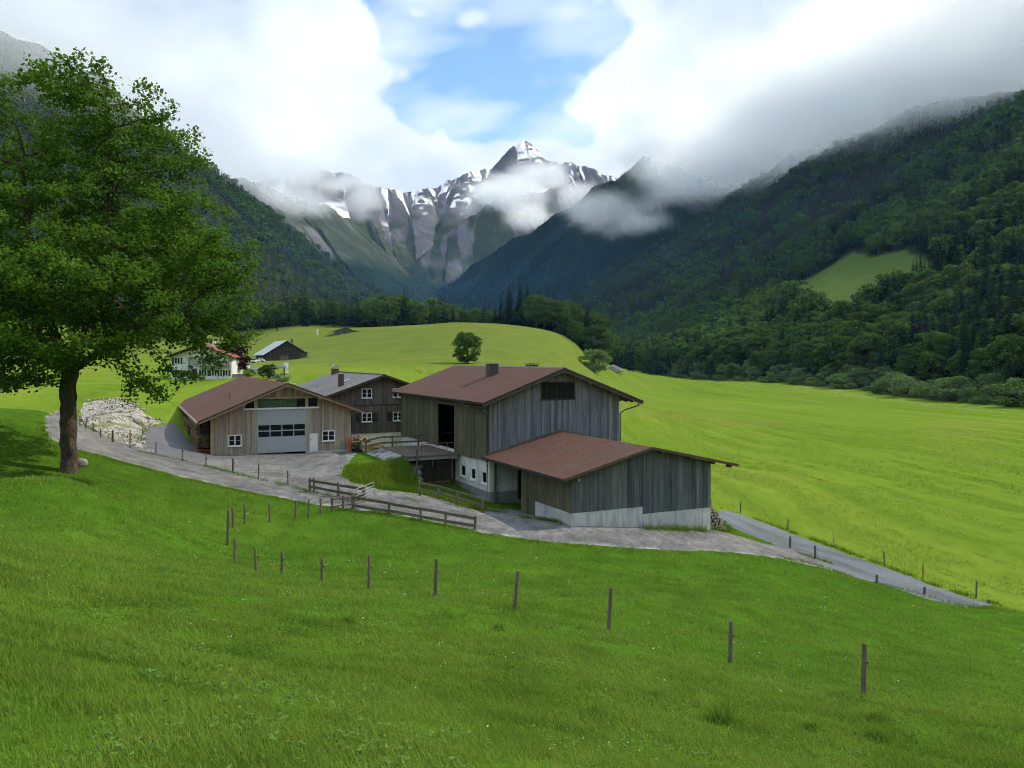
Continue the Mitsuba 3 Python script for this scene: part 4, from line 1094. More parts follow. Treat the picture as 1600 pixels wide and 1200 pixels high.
hb = -7.45
wins = [(-0.52, 0.52, -3.95, -2.99), (2.68, 3.72, -3.95, -2.99), (-0.52, 0.52, -6.31, -5.40), (2.68, 3.72, -6.31, -5.40)]
mb = MB()
clad(mb, [(HL, hb), (HR, hb), (HR, -4.66), (HL, -4.66)], front_of(0.02), rg, 0.19, 0.03, eave=-3.7, holes=wins)
clad(mb, [(HL, -4.68), (HR, -4.68), (HR, hroof(HR) - 0.22), (HX, HZ - 0.22), (HL, hroof(HL) - 0.22)], front_of(0), rg, 0.19, 0.03, holes=wins)
part(hou, 'front_boards', mb, 'm_boards_house', HOU, kind='stuff')
mb = MB()
clad(mb, [(0, hb), (HLn, hb), (HLn, hroof(HL) - .2), (0, hroof(HL) - .2)], left_of(HL), rg, 0.4, 0.03)
clad(mb, [(0, hb), (HLn, hb), (HLn, hroof(HR) - .2), (0, hroof(HR) - .2)], right_of(HR), rg, 0.4, 0.03)
clad(mb, [(HL, hb), (HR, hb), (HR, hroof(HR) - 0.22), (HX, HZ - 0.22), (HL, hroof(HL) - 0.22)], lambda s, o, z: [s, HLn + o, z], rg, 0.4, 0.03)
part(hou, 'side_boards', mb, 'm_boards_house', HOU, kind='stuff')
part(hou, 'string_course', MB().box(HL - 0.03, HR + 0.03, -0.06, -0.033, -4.72, -4.62), 'm_dark_trim', HOU)
part(hou, 'ground_floor_wall', MB().box(HL + 0.02, HR - 0.02, 0.05, HLn - 0.02, -11.5, hb - 0.004), 'm_render', HOU)
part(hou, 'garage_door', MB().box(-2.3, 1.75, 0.02, 0.046, -9.75, hb - 0.12), 'm_white_paint', HOU)
part(hou, 'door', MB().box(2.0, 2.62, 0.0, 0.046, -9.75, hb - 0.04), 'm_white_plastic', HOU)
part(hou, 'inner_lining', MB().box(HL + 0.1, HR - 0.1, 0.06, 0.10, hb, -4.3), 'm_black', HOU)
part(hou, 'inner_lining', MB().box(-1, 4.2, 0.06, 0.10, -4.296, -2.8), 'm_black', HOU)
for w in wins:
    window(hou, front_of(-0.01), *w, HOU, fw=0.08)
for s0, s1 in ((-1.10, -0.56), (0.56, 1.10), (2.12, 2.64), (3.76, 4.3)):
    part(hou, 'shutter', MB().box(s0, s1, -0.075, -0.035, -6.30, -5.41), 'm_dark_trim', HOU)
HY0, HY1 = -0.9, HLn + 0.7
roof_slab(hou, HX, HZ, HL - 1.1, hroof(HL - 1.1), HY0, HY1, 'm_greyroof', HOU, thick=0.09)
roof_slab(hou, HX, HZ, HR + 1.1, hroof(HR + 1.1), HY0, HY1, 'm_greyroof', HOU, thick=0.09)
verge(hou, [(HL - 1.1, hroof(HL - 1.1)), (HX, HZ), (HR + 1.1, hroof(HR + 1.1))], HY0, 'm_dark_trim', HOU, 0.24)
part(hou, 'ridge_cap', MB().box(HX - 0.14, HX + 0.14, HY0, HY1, HZ - 0.04, HZ + 0.045), 'm_dark_metal', HOU)
mb = MB()
for x in (HL + 0.1, -1.6, HX, 4.8, HR - 0.1):
    part(hou, 'purlin', MB().box(x - 0.10, x + 0.10, HY0 + 0.10, -0.034, hroof(x) - 0.46, hroof(x) - 0.2), 'm_dark_trim', HOU)
kx, ky = -2.15, 2.6
kk = part(hou, 'chimney', MB().box(kx, kx + 0.5, ky, ky + 0.5, hroof(kx) - 0.3, hroof(kx) + 1.30), 'm_brown_trim', HOU, label='brown chimney standing on the near roof slope')
part(kk, 'cap', MB().box(kx - 0.05, kx + 0.55, ky - 0.05, ky + 0.55, hroof(kx) + 1.30, hroof(kx) + 1.37), 'm_metal', HOU)
kx, ky = 0.5, 17.0
kk = part(hou, 'chimney', MB().box(kx, kx + 0.75, ky, ky + 0.75, hroof(kx) - 0.4, hroof(kx) + 0.75), 'm_brown_trim', HOU, label='chimney with a small gabled cap at the far ridge end')
part(kk, 'cap', MB().hexa([[kx - 0.1, ky - 0.1, hroof(kx) + 0.95], [kx + 0.85, ky - 0.1, hroof(kx) + 0.95], [kx + 0.85, ky + 0.85, hroof(kx) + 0.95], [kx - 0.1, ky + 0.85, hroof(kx) + 0.95], [kx + 0.37, ky - 0.1, hroof(kx) + 1.25], [kx + 0.38, ky - 0.1, hroof(kx) + 1.25], [kx + 0.38, ky + 0.85, hroof(kx) + 1.25], [kx + 0.37, ky + 0.85, hroof(kx) + 1.25]])
     .box(kx + 0.02, kx + 0.1, ky + 0.02, ky + 0.1, hroof(kx) + 0.75, hroof(kx) + 0.95).box(kx + 0.64, kx + 0.72, ky + 0.02, ky + 0.1, hroof(kx) + 0.75, hroof(kx) + 0.95), 'm_metal', HOU)
part(hou, 'skylight', MB().hexa([[-1.0, 5.2, hroof(-1.0) + 0.02], [-0.3, 5.2, hroof(-0.3) + 0.02], [-0.3, 6.2, hroof(-0.3) + 0.02], [-1.0, 6.2, hroof(-1.0) + 0.02], [-1.0, 5.2, hroof(-1.0) + 0.08], [-0.3, 5.2, hroof(-0.3) + 0.08], [-0.3, 6.2, hroof(-0.3) + 0.08], [-1.0, 6.2, hroof(-1.0) + 0.08]]), 'm_metal', HOU)
part(hou, 'canopy', MB().hexa([[HL - 0.1, -1.4, -7.30], [-2.6, -1.4, -7.30], [-2.6, -0.04, -7.02], [HL - 0.1, -0.04, -7.02], [HL - 0.1, -1.4, -7.22], [-2.6, -1.4, -7.22], [-2.6, -0.04, -6.94], [HL - 0.1, -0.04, -6.94]]), 'm_greyroof', HOU)
# ------------------------------------------------------------------ posts, fences, gate
ro = np.random.default_rng(314)


def post_mesh(q, h, r, rng, tilt=None, square=False):
    tl = rng.normal(size=2) * 0.025 if tilt is None else np.array(tilt)
    zs = np.array([-0.3, 0.0, 0.35, 0.7, 0.97, 1.0]) * h
    pts = np.stack([q[0] + tl[0] * zs, q[1] + tl[1] * zs, q[2] + zs], 1)
    return MB().tube(pts, np.array([1.05, 1.05, 1.0, 0.97, 0.95, 0.6]) * r, 4 if square else 9, rng=rng, jit=0.16)


def post(px, top, base, label, group, r=0.05, lo=8, hi=100, mat='m_oldwood', tilt=None, d=None, clip=True):
    q = at(px, base, lo, hi)
    h = (base - top) / F * q[1]
    key = key_for('fence_post')
    v, f, uv = post_mesh(q, h, r, ro, tilt).arrays()
    scene[key] = mikit.ply((v, f), mat, smooth=35)
    lab(key, label, 'fence post', group)
    if clip:
        part(key, 'insulator', MB().box(q[0] + r * 0.9, q[0] + r + 0.05, q[1] - 0.02, q[1] + 0.02, q[2] + h * 0.62, q[2] + h * 0.62 + 0.05), 'm_dark_metal')
    return q


ORD = ['nearest', 'second', 'third', 'fourth', 'fifth', 'sixth', 'seventh', 'eighth', 'ninth', 'tenth', 'eleventh', 'twelfth']
G1 = 'posts of the curved pasture fence in the foreground'
for i, (px, tp, bs, ti) in enumerate([(1349, 1005, 1088, (.02, 0)), (1141, 970, 1036, (.02, 0)), (951, 918, 987, (.06, 0)), (804, 892, 952, (.10, .02)), (680, 873, 932, (.03, 0)), (576.5, 867, 922, (.02, 0)), (503, 872, 908, (0, 0)), (440, 862, 896, (.02, 0)), (400, 856, 894, (-.04, 0)), (367, 841, 878, (0, 0))]):
    post(px, tp, bs, f'{"tall " if i < 5 else ""}weathered round pasture post, {"the nearest at the right" if i == 0 else ORD[i] + " from the right along the front row"}', G1, 0.055, 8, 70, tilt=ti)
for i, (px, tp, bs) in enumerate([(501, 778, 805), (482, 780.5, 808.7), (461.6, 782.5, 810.7), (422, 785, 815), (382.5, 787, 819), (364.4, 792.6, 824)]):
    post(px, tp, bs, f'thin post of the back pasture row, {"nearest the board fence" if i == 0 else ORD[i] + " from the board fence"}', 'posts of the back row of the pasture fence', 0.055, 20, 80)
post(355.8, 796, 852, 'tallest corner post at the left end of the pasture fence', 'posts of the back row of the pasture fence', 0.06, 20, 80, tilt=(.02, 0))
for i, (px, tp, bs) in enumerate([(125, 650, 667), (134, 654, 671), (146, 660, 676), (157, 669, 684), (176, 672, 692), (203, 672, 701), (244, 690, 710), (285, 697, 720), (322, 709, 729.5), (364, 716, 739), (404, 724, 749.5), (450, 734.5, 759)]):
    post(px, tp, bs, f'thin post along the upper track edge, {"leftmost" if i == 0 else ORD[i] + " from the left"} of its row', 'posts of the row along the upper edge of the gravel track', 0.075 if i in (4, 9) else 0.045, 30, 110, mat='m_oldwood')
for i, (px, tp, bs) in enumerate([(1157, 785, 802), (1231, 811.6, 828), (1303, 833, 854), (1381.6, 862, 884.7), (1442, 881.6, 907), (1525, 908, 934.7)]):
    post(px, tp, bs, ['farthest post of the row between lane and hay meadow, beside the log pile', 'second farthest post of the row between lane and hay meadow', 'pale post, third from the farm along the hay meadow edge', 'dark post, fourth from the farm along the hay meadow edge', 'slim reddish post at the hay meadow edge', 'thick dark post at the lower right end of the lane'][i],
         'posts between the asphalt lane and the hay meadow', 0.05 if i not in (4,) else 0.035, 25, 110, mat='m_timber' if i == 2 else 'm_red_wood' if i == 4 else 'm_oldwood')
for i, (px, tp, bs, lb) in enumerate([(1234.4, 838, 857.5, 'short dark post left of the pair where gravel track meets the lane'), (1273.8, 852, 874.7, 'short post with a grass tuft, right of the pair where gravel track meets the lane'), (1370, 897.5, 911, 'stubby post on the pasture side of the lane, nearer the farm'), (1444.7, 917, 930, 'stubby post on the pasture side of the lane, farther right'), (1545, 937, 943, 'low stump in the puddle at the very end of the lane')]):
    post(px, tp, bs, lb, 'short posts on the pasture side of the lane', 0.075, 25, 110, clip=False)
for i, (px, d) in enumerate([(569.5, 76), (583, 76.5)]):
    q = P(px, 700, d); q[2] = gz(q[0], q[1])
    key = key_for('fence_post'); v, f, uv = post_mesh(q, 0.75, 0.05, ro).arrays()
    scene[key] = mikit.ply((v, f), 'm_dark_metal', smooth=35); lab(key, ['left', 'right'][i] + ' thin dark post before the white ground floor of the timber farmhouse', 'fence post', 'thin posts before the timber farmhouse')


def board_fence(label, posts, rails, mat='m_oldwood', r=0.075, rh=0.17):
    "posts: (px, top, base); rails: heights above the ground at each post"
    fn = thing('board_fence', label, 'fence')
    Q = [(at(px, bs, 25, 90), (bs - tp)) for px, tp, bs in posts]
    for q, dpx in Q:
        v, f, uv = post_mesh(q, dpx / F * q[1], r, ro).arrays()
        k = key_for(fn + '__post'); scene[k] = mikit.ply((v, f), mat, smooth=35)
    for (qa, ha), (qb, hb) in zip(Q[:-1], Q[1:]):
        for rz in rails:
            out = np.array([0, -r * 0.9, 0])
            part(fn, 'rail', MB().beam(qa + out + [0, 0, rz + 0.02 * ro.normal()] - 0.1 * (qb - qa) / np.linalg.norm(qb - qa), qb + out * 1.12 + [0, 0, rz + 0.02 * ro.normal()], 0.035, rh), mat)
    return Q


board_fence('low two-rail board fence along the pasture below the gravel track', [(553, 773, 795), (608, 783, 804), (657.7, 792, 813), (696.5, 798, 819.5), (742, 805.8, 827.5)], (0.22, 0.66))
board_fence('short two-rail board fence at the yard edge, left of the white gate', [(484.5, 746, 768.5), (491, 746, 769), (529, 753, 776), (568, 760, 783)], (0.34, 0.74))
board_fence('two-rail fence of light boards on the weedy strip before the white stable', [(655.6, 750, 776), (685.6, 759, 781), (715.6, 767, 791), (753.7, 776, 802)], (0.48, 0.92), rh=0.13)
board_fence('short run of thin pale rails at the corner left of the board fence', [(519, 775.6, 799.5), (535.5, 774, 797.5), (551, 773, 795.5)], (0.30, 0.72), r=0.07, rh=0.07)
gt = thing('gate', 'open white tubular metal field gate between the two board fences', 'gate')
ga, gb_ = at(556, 789.5, 25, 80), at(575, 781, 25, 80)
gdir = gb_ - ga; gdir = gdir / np.linalg.norm(gdir)
gb_ = ga + gdir * max(2.4, float(np.linalg.norm(gb_ - ga)))
gb_[2] = gz(gb_[0], gb_[1]); up = np.array([0, 0, 1.0])
for q in (ga, gb_, (ga + gb_) / 2):
    part(gt, 'upright', MB().tube([q + up * 0.12, q + up * 0.98], 0.026, 8), 'm_metal', smooth=40)
for h in (0.14, 0.34, 0.55, 0.76, 0.97):
    part(gt, 'bar', MB().tube([ga + up * h, gb_ + up * h], 0.024, 8), 'm_metal', smooth=40)

# ------------------------------------------------------------------ logs, stones, timber
lp = thing('log_pile', 'pile of silvery logs against the far right wall of the annex', 'log pile')
zg = gz(*FARM([[11.3, 0.6, 0]])[0][:2])
row = 0
for z, n, x0 in ((0.10, 7, 10.62), (0.30, 6, 10.65), (0.50, 6, 10.62), (0.70, 5, 10.65), (0.92, 4, 10.62), (1.12, 4, 10.65), (1.33, 3, 10.62), (1.55, 2, 10.65), (1.75, 2, 10.62), (1.95, 2, 10.65), (2.15, 1, 10.62)):
    for k in range(n):
        r_ = 0.085 + 0.03 * ro.random(); x = x0 + 0.12 + 0.215 * k + 0.02 * ro.normal(); y0 = 0.3 + 0.25 * ro.random() + 0.06 * z; y1 = 4.6 + 0.5 * ro.random()
        lg = part(lp, 'log', MB().tube([[x, y0, zg + z], [x + 0.03 * ro.normal(), (y0 + y1) / 2, zg + z + 0.02], [x, y1, zg + z]], [r_, r_ * 0.97, r_ * 0.92], 8, caps=False), 'm_log_bark', FARM, smooth=40)
        part(lg, 'cut_end', MB().tube([[x, y0 - 0.002, zg + z], [x, y0 + 0.03, zg + z]], r_ * 0.97, 8), 'm_log_end', FARM)


def rock_mesh(c, r, rng, squash=0.75):
    m = trimesh.creation.icosphere(2)
    v = m.vertices * (0.72 + 0.56 * meshkit.fbm(m.vertices * 1.3 + rng.random(3) * 50, 3, 7))[:, None]
    return c + v * r * np.array([1, 0.9, squash]), m.faces


sw = thing('dry_stone_wall', 'curved bank of dark boulders holding the grassy ramp mound', 'wall')
for px, py, d, r_ in [(634, 738, 62.2, .34), (641, 733, 62.6, .36), (649, 730, 63, .36), (655, 729, 63.4, .3), (636, 747, 61.6, .36), (644, 743, 61.9, .38), (652, 740, 62.3, .34), (638, 756, 61, .36), (646, 753, 61.3, .36), (653, 751, 61.6, .34), (643, 764, 60.6, .33), (650, 762, 60.8, .33), (632, 728, 63.2, .3), (640, 724, 63.6, .32), (648, 721, 63.9, .3)]:
    part(sw, 'stone', rock_mesh(P(px, py, d), r_ * 1.15, ro), 'm_stone', smooth=50)
q = at(126, 727, 20, 90)
lab(part(None, 'boulder', rock_mesh(q + [0, 0, .12], 0.42, ro), 'm_stone', smooth=50), 'grey boulder lying right of the maple trunk', 'boulder')
q = at(117, 722, 20, 90)
lab(part(None, 'boulder', rock_mesh(q + [0, 0, .05], 0.26, ro), 'm_stone', smooth=50), 'smaller stone tucked between the maple trunk and the grey boulder', 'boulder')
for i, (px, py, r_, lb) in enumerate([(214, 662, .5, 'dark grey boulder at the rear corner of the asphalt apron'), (230, 655, .35, 'pale stone at the top end of the rubble bank'), (196, 683, .3, 'pale stone on the lower rubble bank beside the grass strip')]):
    q = at(px, py, 40, 130)
    lab(part(None, 'boulder', rock_mesh(q + [0, 0, r_ * .3], r_, ro), 'm_stone' if i == 0 else 'm_white_gravel', smooth=50), lb, 'boulder')
# rubble: loose stones over the white bank
mbv, mbf, n_ = [], [], 0
ico = trimesh.creation.icosphere(1)
xb0, yb0, xb1, yb1 = BANK.bounds
pts_ = ro.random((9000, 2)) * [xb1 - xb0, yb1 - yb0] + [xb0, yb0]
pts_ = pts_[shapely.contains_xy(BANK.buffer(0.4), pts_[:, 0], pts_[:, 1])]
pts_ = pts_[meshkit.fbm(np.column_stack([pts_ / 1.6, np.zeros(len(pts_))]), 3, 5) > 0.45][:1200]
zz_ = ground(pts_[:, 0], pts_[:, 1])
for (a_, b_), z_ in zip(pts_, zz_):
    r_ = 0.04 + 0.12 * ro.random() ** 3.2
    v = ico.vertices * (0.75 + 0.5 * ro.random((len(ico.vertices), 1))) * r_ * [1, 1, 0.7] + [a_, b_, z_ + 0.06 + r_ * 0.25]
    mbv.append(v); mbf.append(ico.faces + n_); n_ += len(v)
scene['rubble'] = mikit.ply((np.vstack(mbv), np.vstack(mbf)), 'm_white_gravel')
lab('rubble', 'pale rubble stones spread over the bank left of the machine shed', 'rubble', kind='stuff')
# firewood and timber right of the machine shed
def G(w, l, z=0.0):
    return GAR([[w, l, z]])[0]


gy = gz(*G(13.6, -1.2)[:2])
bd = thing('timber_bundle', 'bundle of pale yellow planks at the right corner of the machine shed', 'timber bundle')
for iz in range(5):
    for ix in range(6):
        o_ = 0.12 * ro.normal()
        part(bd, 'plank', MB().box(12.75 + ix * 0.29, 13.02 + ix * 0.29, -3.1 + o_, -0.5 + o_, gy + 0.16 + iz * 0.125, gy + 0.275 + iz * 0.125, uv=[[ro.random(), 0]]), 'm_fresh_wood', GAR)
for y in (-2.7, -0.9):
    part(bd, 'bearer', MB().box(12.6, 14.6, y, y + 0.12, gy - 0.05, gy + 0.155), 'm_oldwood', GAR)
part(bd, 'strap', MB().box(12.735, 14.50, -1.9, -1.84, gy + 0.79, gy + 0.80).box(12.735, 12.745, -1.9, -1.84, gy + 0.16, gy + 0.79), 'm_green_paint', GAR)
ws = thing('wood_splitter', 'green and orange wood splitter standing beside the pale plank bundle', 'machine')
gx_ = 11.9
part(ws, 'frame', MB().box(gx_, gx_ + 0.9, -1.5, -1.38, gy + 0.35, gy + 0.5).box(gx_, gx_ + 0.9, -0.9, -0.78, gy + 0.35, gy + 0.5).box(gx_ + 0.05, gx_ + 0.2, -1.38, -0.9, gy + 0.36, gy + 0.48), 'm_green_paint', GAR)
part(ws, 'tank', MB().tube([G(gx_ + 0.35, -1.25, gy + 0.72), G(gx_ + 0.95, -1.1, gy + 0.72)], 0.21, 12), 'm_green_paint', smooth=40)
part(ws, 'column', MB().box(gx_ - 0.28, gx_ - 0.05, -1.25, -1.03, gy, gy + 1.35), 'm_orange', GAR)
part(ws, 'wedge', MB().hexa([[gx_ - 0.05, -1.2, gy + .85], [gx_ + .25, -1.16, gy + .85], [gx_ + .25, -1.12, gy + .85], [gx_ - .05, -1.08, gy + .85], [gx_ - .05, -1.2, gy + 1.1], [gx_ + .05, -1.16, gy + 1.1], [gx_ + .05, -1.12, gy + 1.1], [gx_ - .05, -1.08, gy + 1.1]]), 'm_orange', GAR)
for y in (-1.62, -0.66):
    part(ws, 'wheel', MB().tube([G(gx_ + 0.45, y - 0.06, gy + 0.27), G(gx_ + 0.45, y + 0.06, gy + 0.27)], 0.27, 16), 'm_rubber', smooth=40)
part(ws, 'table', MB().box(gx_ + 0.1, gx_ + 1.0, -1.55, -0.75, gy + 0.93, gy + 0.97), 'm_fresh_wood', GAR)
fw = thing('firewood_pile', 'heap of reddish split firewood between machine shed and white house wall', 'firewood pile')
for k in range(46):
    x = 12.75 + 1.7 * ro.random(); z = 0.12 + 1.05 * ro.random() * (1 - abs(x - 13.6) * 0.4); y = 1.6 + 1.1 * ro.random(); L_ = 0.22
    dv = ro.normal(size=3) * [0.35, 1, 0.25]; dv /= np.linalg.norm(dv)
    c_ = np.array([x, y, gy + z])
    part(fw, 'log', MB().tube(np.array([c_ - dv * L_, c_ + dv * L_]), 0.075 + 0.03 * ro.random(), 6, uv=[[ro.random(), 0]]), 'm_red_wood' if k % 3 else 'm_fresh_wood', GAR)

# ------------------------------------------------------------------ things far off: chalet, hut, cars, banners
rc = np.random.default_rng(99)
q = at(320, 594, 90, 400)
CH = Frame((q[0] - 6.3, q[1], q[2]), math.radians(6))
cha = thing('chalet', 'white chalet with red tiled roof and green shutters half hidden by the maple', 'house')
part(cha, 'wall', MB().box(0, 3.1, 0.0, 9, -2, 4.3).box(4.7, 10.9, 0.0, 9, -2, 4.3).box(3.1, 4.7, 1.3, 8.9, -2, 4.3).hexa([[0, .01, 4.3], [10.9, .01, 4.3], [10.9, 8.99, 4.3], [0, 8.99, 4.3], [5.40, .01, 6.35], [5.5, .01, 6.35], [5.5, 8.99, 6.35], [5.40, 8.99, 6.35]]), 'm_render', CH)
for s0 in (0.7, 5.5, 7.3, 9.3):
    for z0 in (0.75, 3.0):
        if s0 > 9 and z0 > 2:
            continue
        wk = window(cha, front_of(0.0), s0, s0 + 0.95, z0, z0 + 1.15, CH, fw=0.06, rows=1, sill=False)
        for a in (s0 - 0.5, s0 + 1.0):
            part(wk, 'shutter', MB().box(a + .06, a + 0.40, -0.05, -0.01, z0, z0 + 1.15), 'm_shutter', CH)
part(cha, 'door', MB().box(3.4, 4.4, 1.2, 1.28, 0, 2.1), 'm_brown_trim', CH)
for s in (-1, 1):
    xe = 5.45 + s * 6.1
    roof_slab(cha, 5.45, 6.75, xe, 6.75 - 6.1 * 0.40, -1.4, 10.0, 'm_redtile', CH, thick=0.12, ny=4, nx=4)
verge(cha, [(-0.65, 4.31), (5.45, 6.75), (11.55, 4.31)], -1.4, 'm_dark_trim', CH, 0.28)
bl = part(cha, 'balcony', MB().box(4.9, 10.6, -1.0, -0.02, 2.55, 2.68), 'm_oldwood', CH)
part(bl, 'railing', MB().box(4.9, 10.6, -1.0, -0.94, 2.9, 3.0).box(4.9, 10.6, -1.0, -0.94, 3.35, 3.45).box(4.9, 5.0, -0.99, -0.95, 2.68, 3.4).box(10.5, 10.6, -0.99, -0.95, 2.68, 3.4), 'm_dark_trim', CH)
part(cha, 'chimney', MB().box(6.3, 6.9, 4, 4.6, 6, 7.6), 'm_render', CH)
part(cha, 'garden_wall', MB().box(10.95, 13.0, 0.5, 0.8, -1, 1.1), 'm_plinth', CH)

q = at(415, 564, 150, 500)
SH = Frame((q[0], q[1], q[2]), math.radians(30))
sh = thing('field_barn', 'dark brown field barn with light metal roof on the far meadow', 'barn')
kx = q[1] / F / 0.87
mb = MB(); clad(mb, [(0, 0), (48 * kx, 0), (48 * kx, 15.5 * kx), (28 * kx, 27.5 * kx), (-1 * kx, 9 * kx)], front_of(0), rc, 0.45, 0.04)
part(sh, 'front_boards', mb, 'm_boards_dark', SH, kind='stuff')
part(sh, 'hall', MB().hexa([[0, .02, -1.5], [48 * kx, .02, -1.5], [48 * kx, 17, -1.5], [0, 17, -1.5], [0, .02, 9 * kx], [48 * kx, .02, 15.3 * kx], [48 * kx, 17, 15.3 * kx], [0, 17, 9 * kx]]).hexa([[0, .03, 9 * kx], [48 * kx, .03, 15.3 * kx], [48 * kx, 16.9, 15.3 * kx], [0, 16.9, 9 * kx], [27.9 * kx, .03, 27 * kx], [28 * kx, .03, 27 * kx], [28 * kx, 16.9, 27 * kx], [27.9 * kx, 16.9, 27 * kx]]), 'm_boards_dark', SH)
part(sh, 'lean_to', MB().hexa([[-10 * kx, .3, -1.5], [-.02, .3, -1.5], [-.02, 9, -1.5], [-10 * kx, 9, -1.5], [-10 * kx, .3, 0.8 * kx], [-.02, .3, 7.5 * kx], [-.02, 9, 7.5 * kx], [-10 * kx, 9, 0.8 * kx]]), 'm_boards_dark', SH)
part(sh, 'gate', MB().box(20 * kx, 31 * kx, -0.09, -0.045, 0.0, 7.5 * kx), 'm_oldwood', SH)
roof_slab(sh, 28 * kx, 28.3 * kx, -4 * kx, 8.2 * kx, -1.2, 18, 'm_metalroof', SH, thick=0.15, ny=4, nx=4)
roof_slab(sh, 28 * kx, 28.3 * kx, 54 * kx, 13.0 * kx, -1.2, 18, 'm_metalroof', SH, thick=0.15, ny=4, nx=4)
part(sh, 'side_room', MB().box(48.2 * kx, 58 * kx, 1.0, 9, -1.5, 11.5 * kx), 'm_oldwood', SH)
roof_slab(sh, 48.1 * kx, 15.5 * kx, 61 * kx, 11.3 * kx, 0.2, 10, 'm_metalroof', SH, name='side_roof', thick=0.12, ny=3, nx=3)
part(sh, 'chimney', MB().box(38 * kx, 40.5 * kx, 4, 4.8, 20 * kx, 31 * kx), 'm_dark_metal', SH)

q = at(548, 521, 200, 480)
q = P(531, 522, q[1] + 6)
HT = Frame((q[0], q[1], gz(q[0], q[1])), math.radians(14))
k2 = q[1] / F
ht = thing('hay_hut', 'grey hay hut with low side wing half sunk behind the meadow crest', 'hut')
mb = MB(); clad(mb, [(-10 * k2, -1), (22 * k2, -1), (22 * k2, 4.5 * k2), (8 * k2, 11 * k2), (-10 * k2, 4.5 * k2)], front_of(0), rc, 0.5, 0.04)
part(ht, 'front_boards', mb, 'm_boards_house', HT, kind='stuff')
roof_slab(ht, 8 * k2, 12.2 * k2, -16 * k2, 3.6 * k2, -1, 10, 'm_metalroof', HT, thick=0.15, ny=3, nx=3)
roof_slab(ht, 8 * k2, 12.2 * k2, 26 * k2, 4.0 * k2, -1, 10, 'm_greyroof', HT, thick=0.15, ny=3, nx=3)
part(ht, 'wing', MB().box(22.2 * k2, 46 * k2, 0.5, 7, -2, 4.2 * k2), 'm_boards_house', HT)
roof_slab(ht, 22.1 * k2, 6.6 * k2, 50 * k2, 5.0 * k2, -0.5, 8, 'm_greyroof', HT, name='wing_roof', thick=0.15, ny=3, nx=3)


def car(px, py, ang, label, lo=150, hi=500):
    q = at(px, py, lo, hi)
    fr = Frame((q[0], q[1], q[2]), math.radians(ang))
    c = thing('parked_car', label, 'car')
    st = [(-2.1, .45, .62), (-2.05, .40, .80), (-1.75, .38, .88), (-1.05, .36, .93), (-0.9, .36, .95), (1.4, .36, .95), (1.95, .38, .93), (2.1, .45, .75), (2.12, .5, .6)]
    rings = []
    for x, z0, z1 in st:
        w = 0.84 if abs(x) < 1.9 else 0.74
        rings.append([[x, -w, z0], [x, w, z0], [x, w * 1.02, (z0 + z1) / 2], [x, w * 0.94, z1], [x, -w * 0.94, z1], [x, -w * 1.02, (z0 + z1) / 2]])
    v = np.array(rings).reshape(-1, 3)
    mb = MB().add(v, grid_faces(len(st), 6, True)[:, ::-1])
    for i in (0, len(st) - 1):
        mb.add(np.array(rings[i]), [[0, 1, 2], [0, 2, 3], [0, 3, 4], [0, 4, 5]])
    part(c, 'body', mb, 'm_white_plastic', fr, smooth=40)
    cab = np.array([[-0.95, -.76, .94], [1.95, -.76, .94], [1.95, .76, .94], [-0.95, .76, .94], [-0.15, -.60, 1.42], [1.65, -.60, 1.42], [1.65, .60, 1.42], [-0.15, .60, 1.42]])
    part(c, 'window', MB().hexa(cab), 'm_pane', fr)
    part(c, 'roof', MB().hexa([[-0.25, -.62, 1.405], [1.72, -.62, 1.405], [1.72, .62, 1.405], [-0.25, .62, 1.405], [-0.1, -.54, 1.47], [1.6, -.54, 1.47], [1.6, .54, 1.47], [-0.1, .54, 1.47]]), 'm_white_plastic', fr)
    for x in (-1.35, 1.3):
        for y in (-.80, .80):
            w_ = part(c, 'wheel', MB().tube(fr([[x, y - .1, .32], [x, y + .1, .32]]), .32, 14), 'm_rubber', smooth=40)
    return c


car(391, 567, 4, 'white car parked at the left of two beside the field barn')
car(405, 565.5, 8, 'white car parked nearer the field barn wall')
car(374, 578, 10, 'white car behind the garden wall of the chalet', 120, 400)


def banner(px, base, top, label, lo, hi, col='m_white_plastic', d=None):
    q = at(px, base, lo, hi) if d is None else P(px, base, d)
    h = (base - top) / F * q[1]
    b = thing('banner', label, 'banner')
    part(b, 'pole', MB().tube([q + [-.5, 0, -.3], q + [-.5, 0, h * .98]], 0.05, 8), 'm_metal', smooth=40)
    t = np.linspace(0, 1, 12); wv = 0.07 * np.sin(t * 9)
    v = []
    for s in (-.42, .42):
        v.append(np.stack([q[0] + s + 0 * t, q[1] + wv * (1 + s), q[2] + h * (0.12 + 0.86 * t)], 1))
    v = np.vstack(v); f = grid_faces(2, 12)
    part(b, 'cloth', MB().add(v, f).add(v + [0, .012, 0], f[:, ::-1]), col)
    return q, h


q, h = banner(447, 585, 566, 'white upright banner with green stripe beyond the ridge of the machine shed', 120, 400)
part('banner', 'stripe', MB().box(q[0] - .44, q[0] - .25, q[1] - .03, q[1] + .03, q[2] + h * .15, q[2] + h * .55), 'm_teal')
banner(496, 525, 514, 'small white banner on the far meadow edge left of the hay hut', 200, 470)
q = at(378, 580, 120, 400)
pr = thing('parasol', 'folded dark green parasol beside the chalet', 'parasol')
part(pr, 'pole', MB().tube([q, q + [0, 0, 2.9]], 0.035, 8), 'm_metal')
part(pr, 'canopy', MB().tube([q + [0, 0, .9], q + [0, 0, 1.2], q + [0, 0, 2.3], q + [0, 0, 2.85]], [.24, .3, .2, .03], 9, rng=rc, jit=.3), 'm_teal')
q = at(430, 592, 90, 300)
ST = Frame((q[0] - 1.4, q[1], q[2]), 0.2)
st_ = thing('garden_shelter', 'small grey garden shelter among shrubs behind the shed ridge', 'shelter')
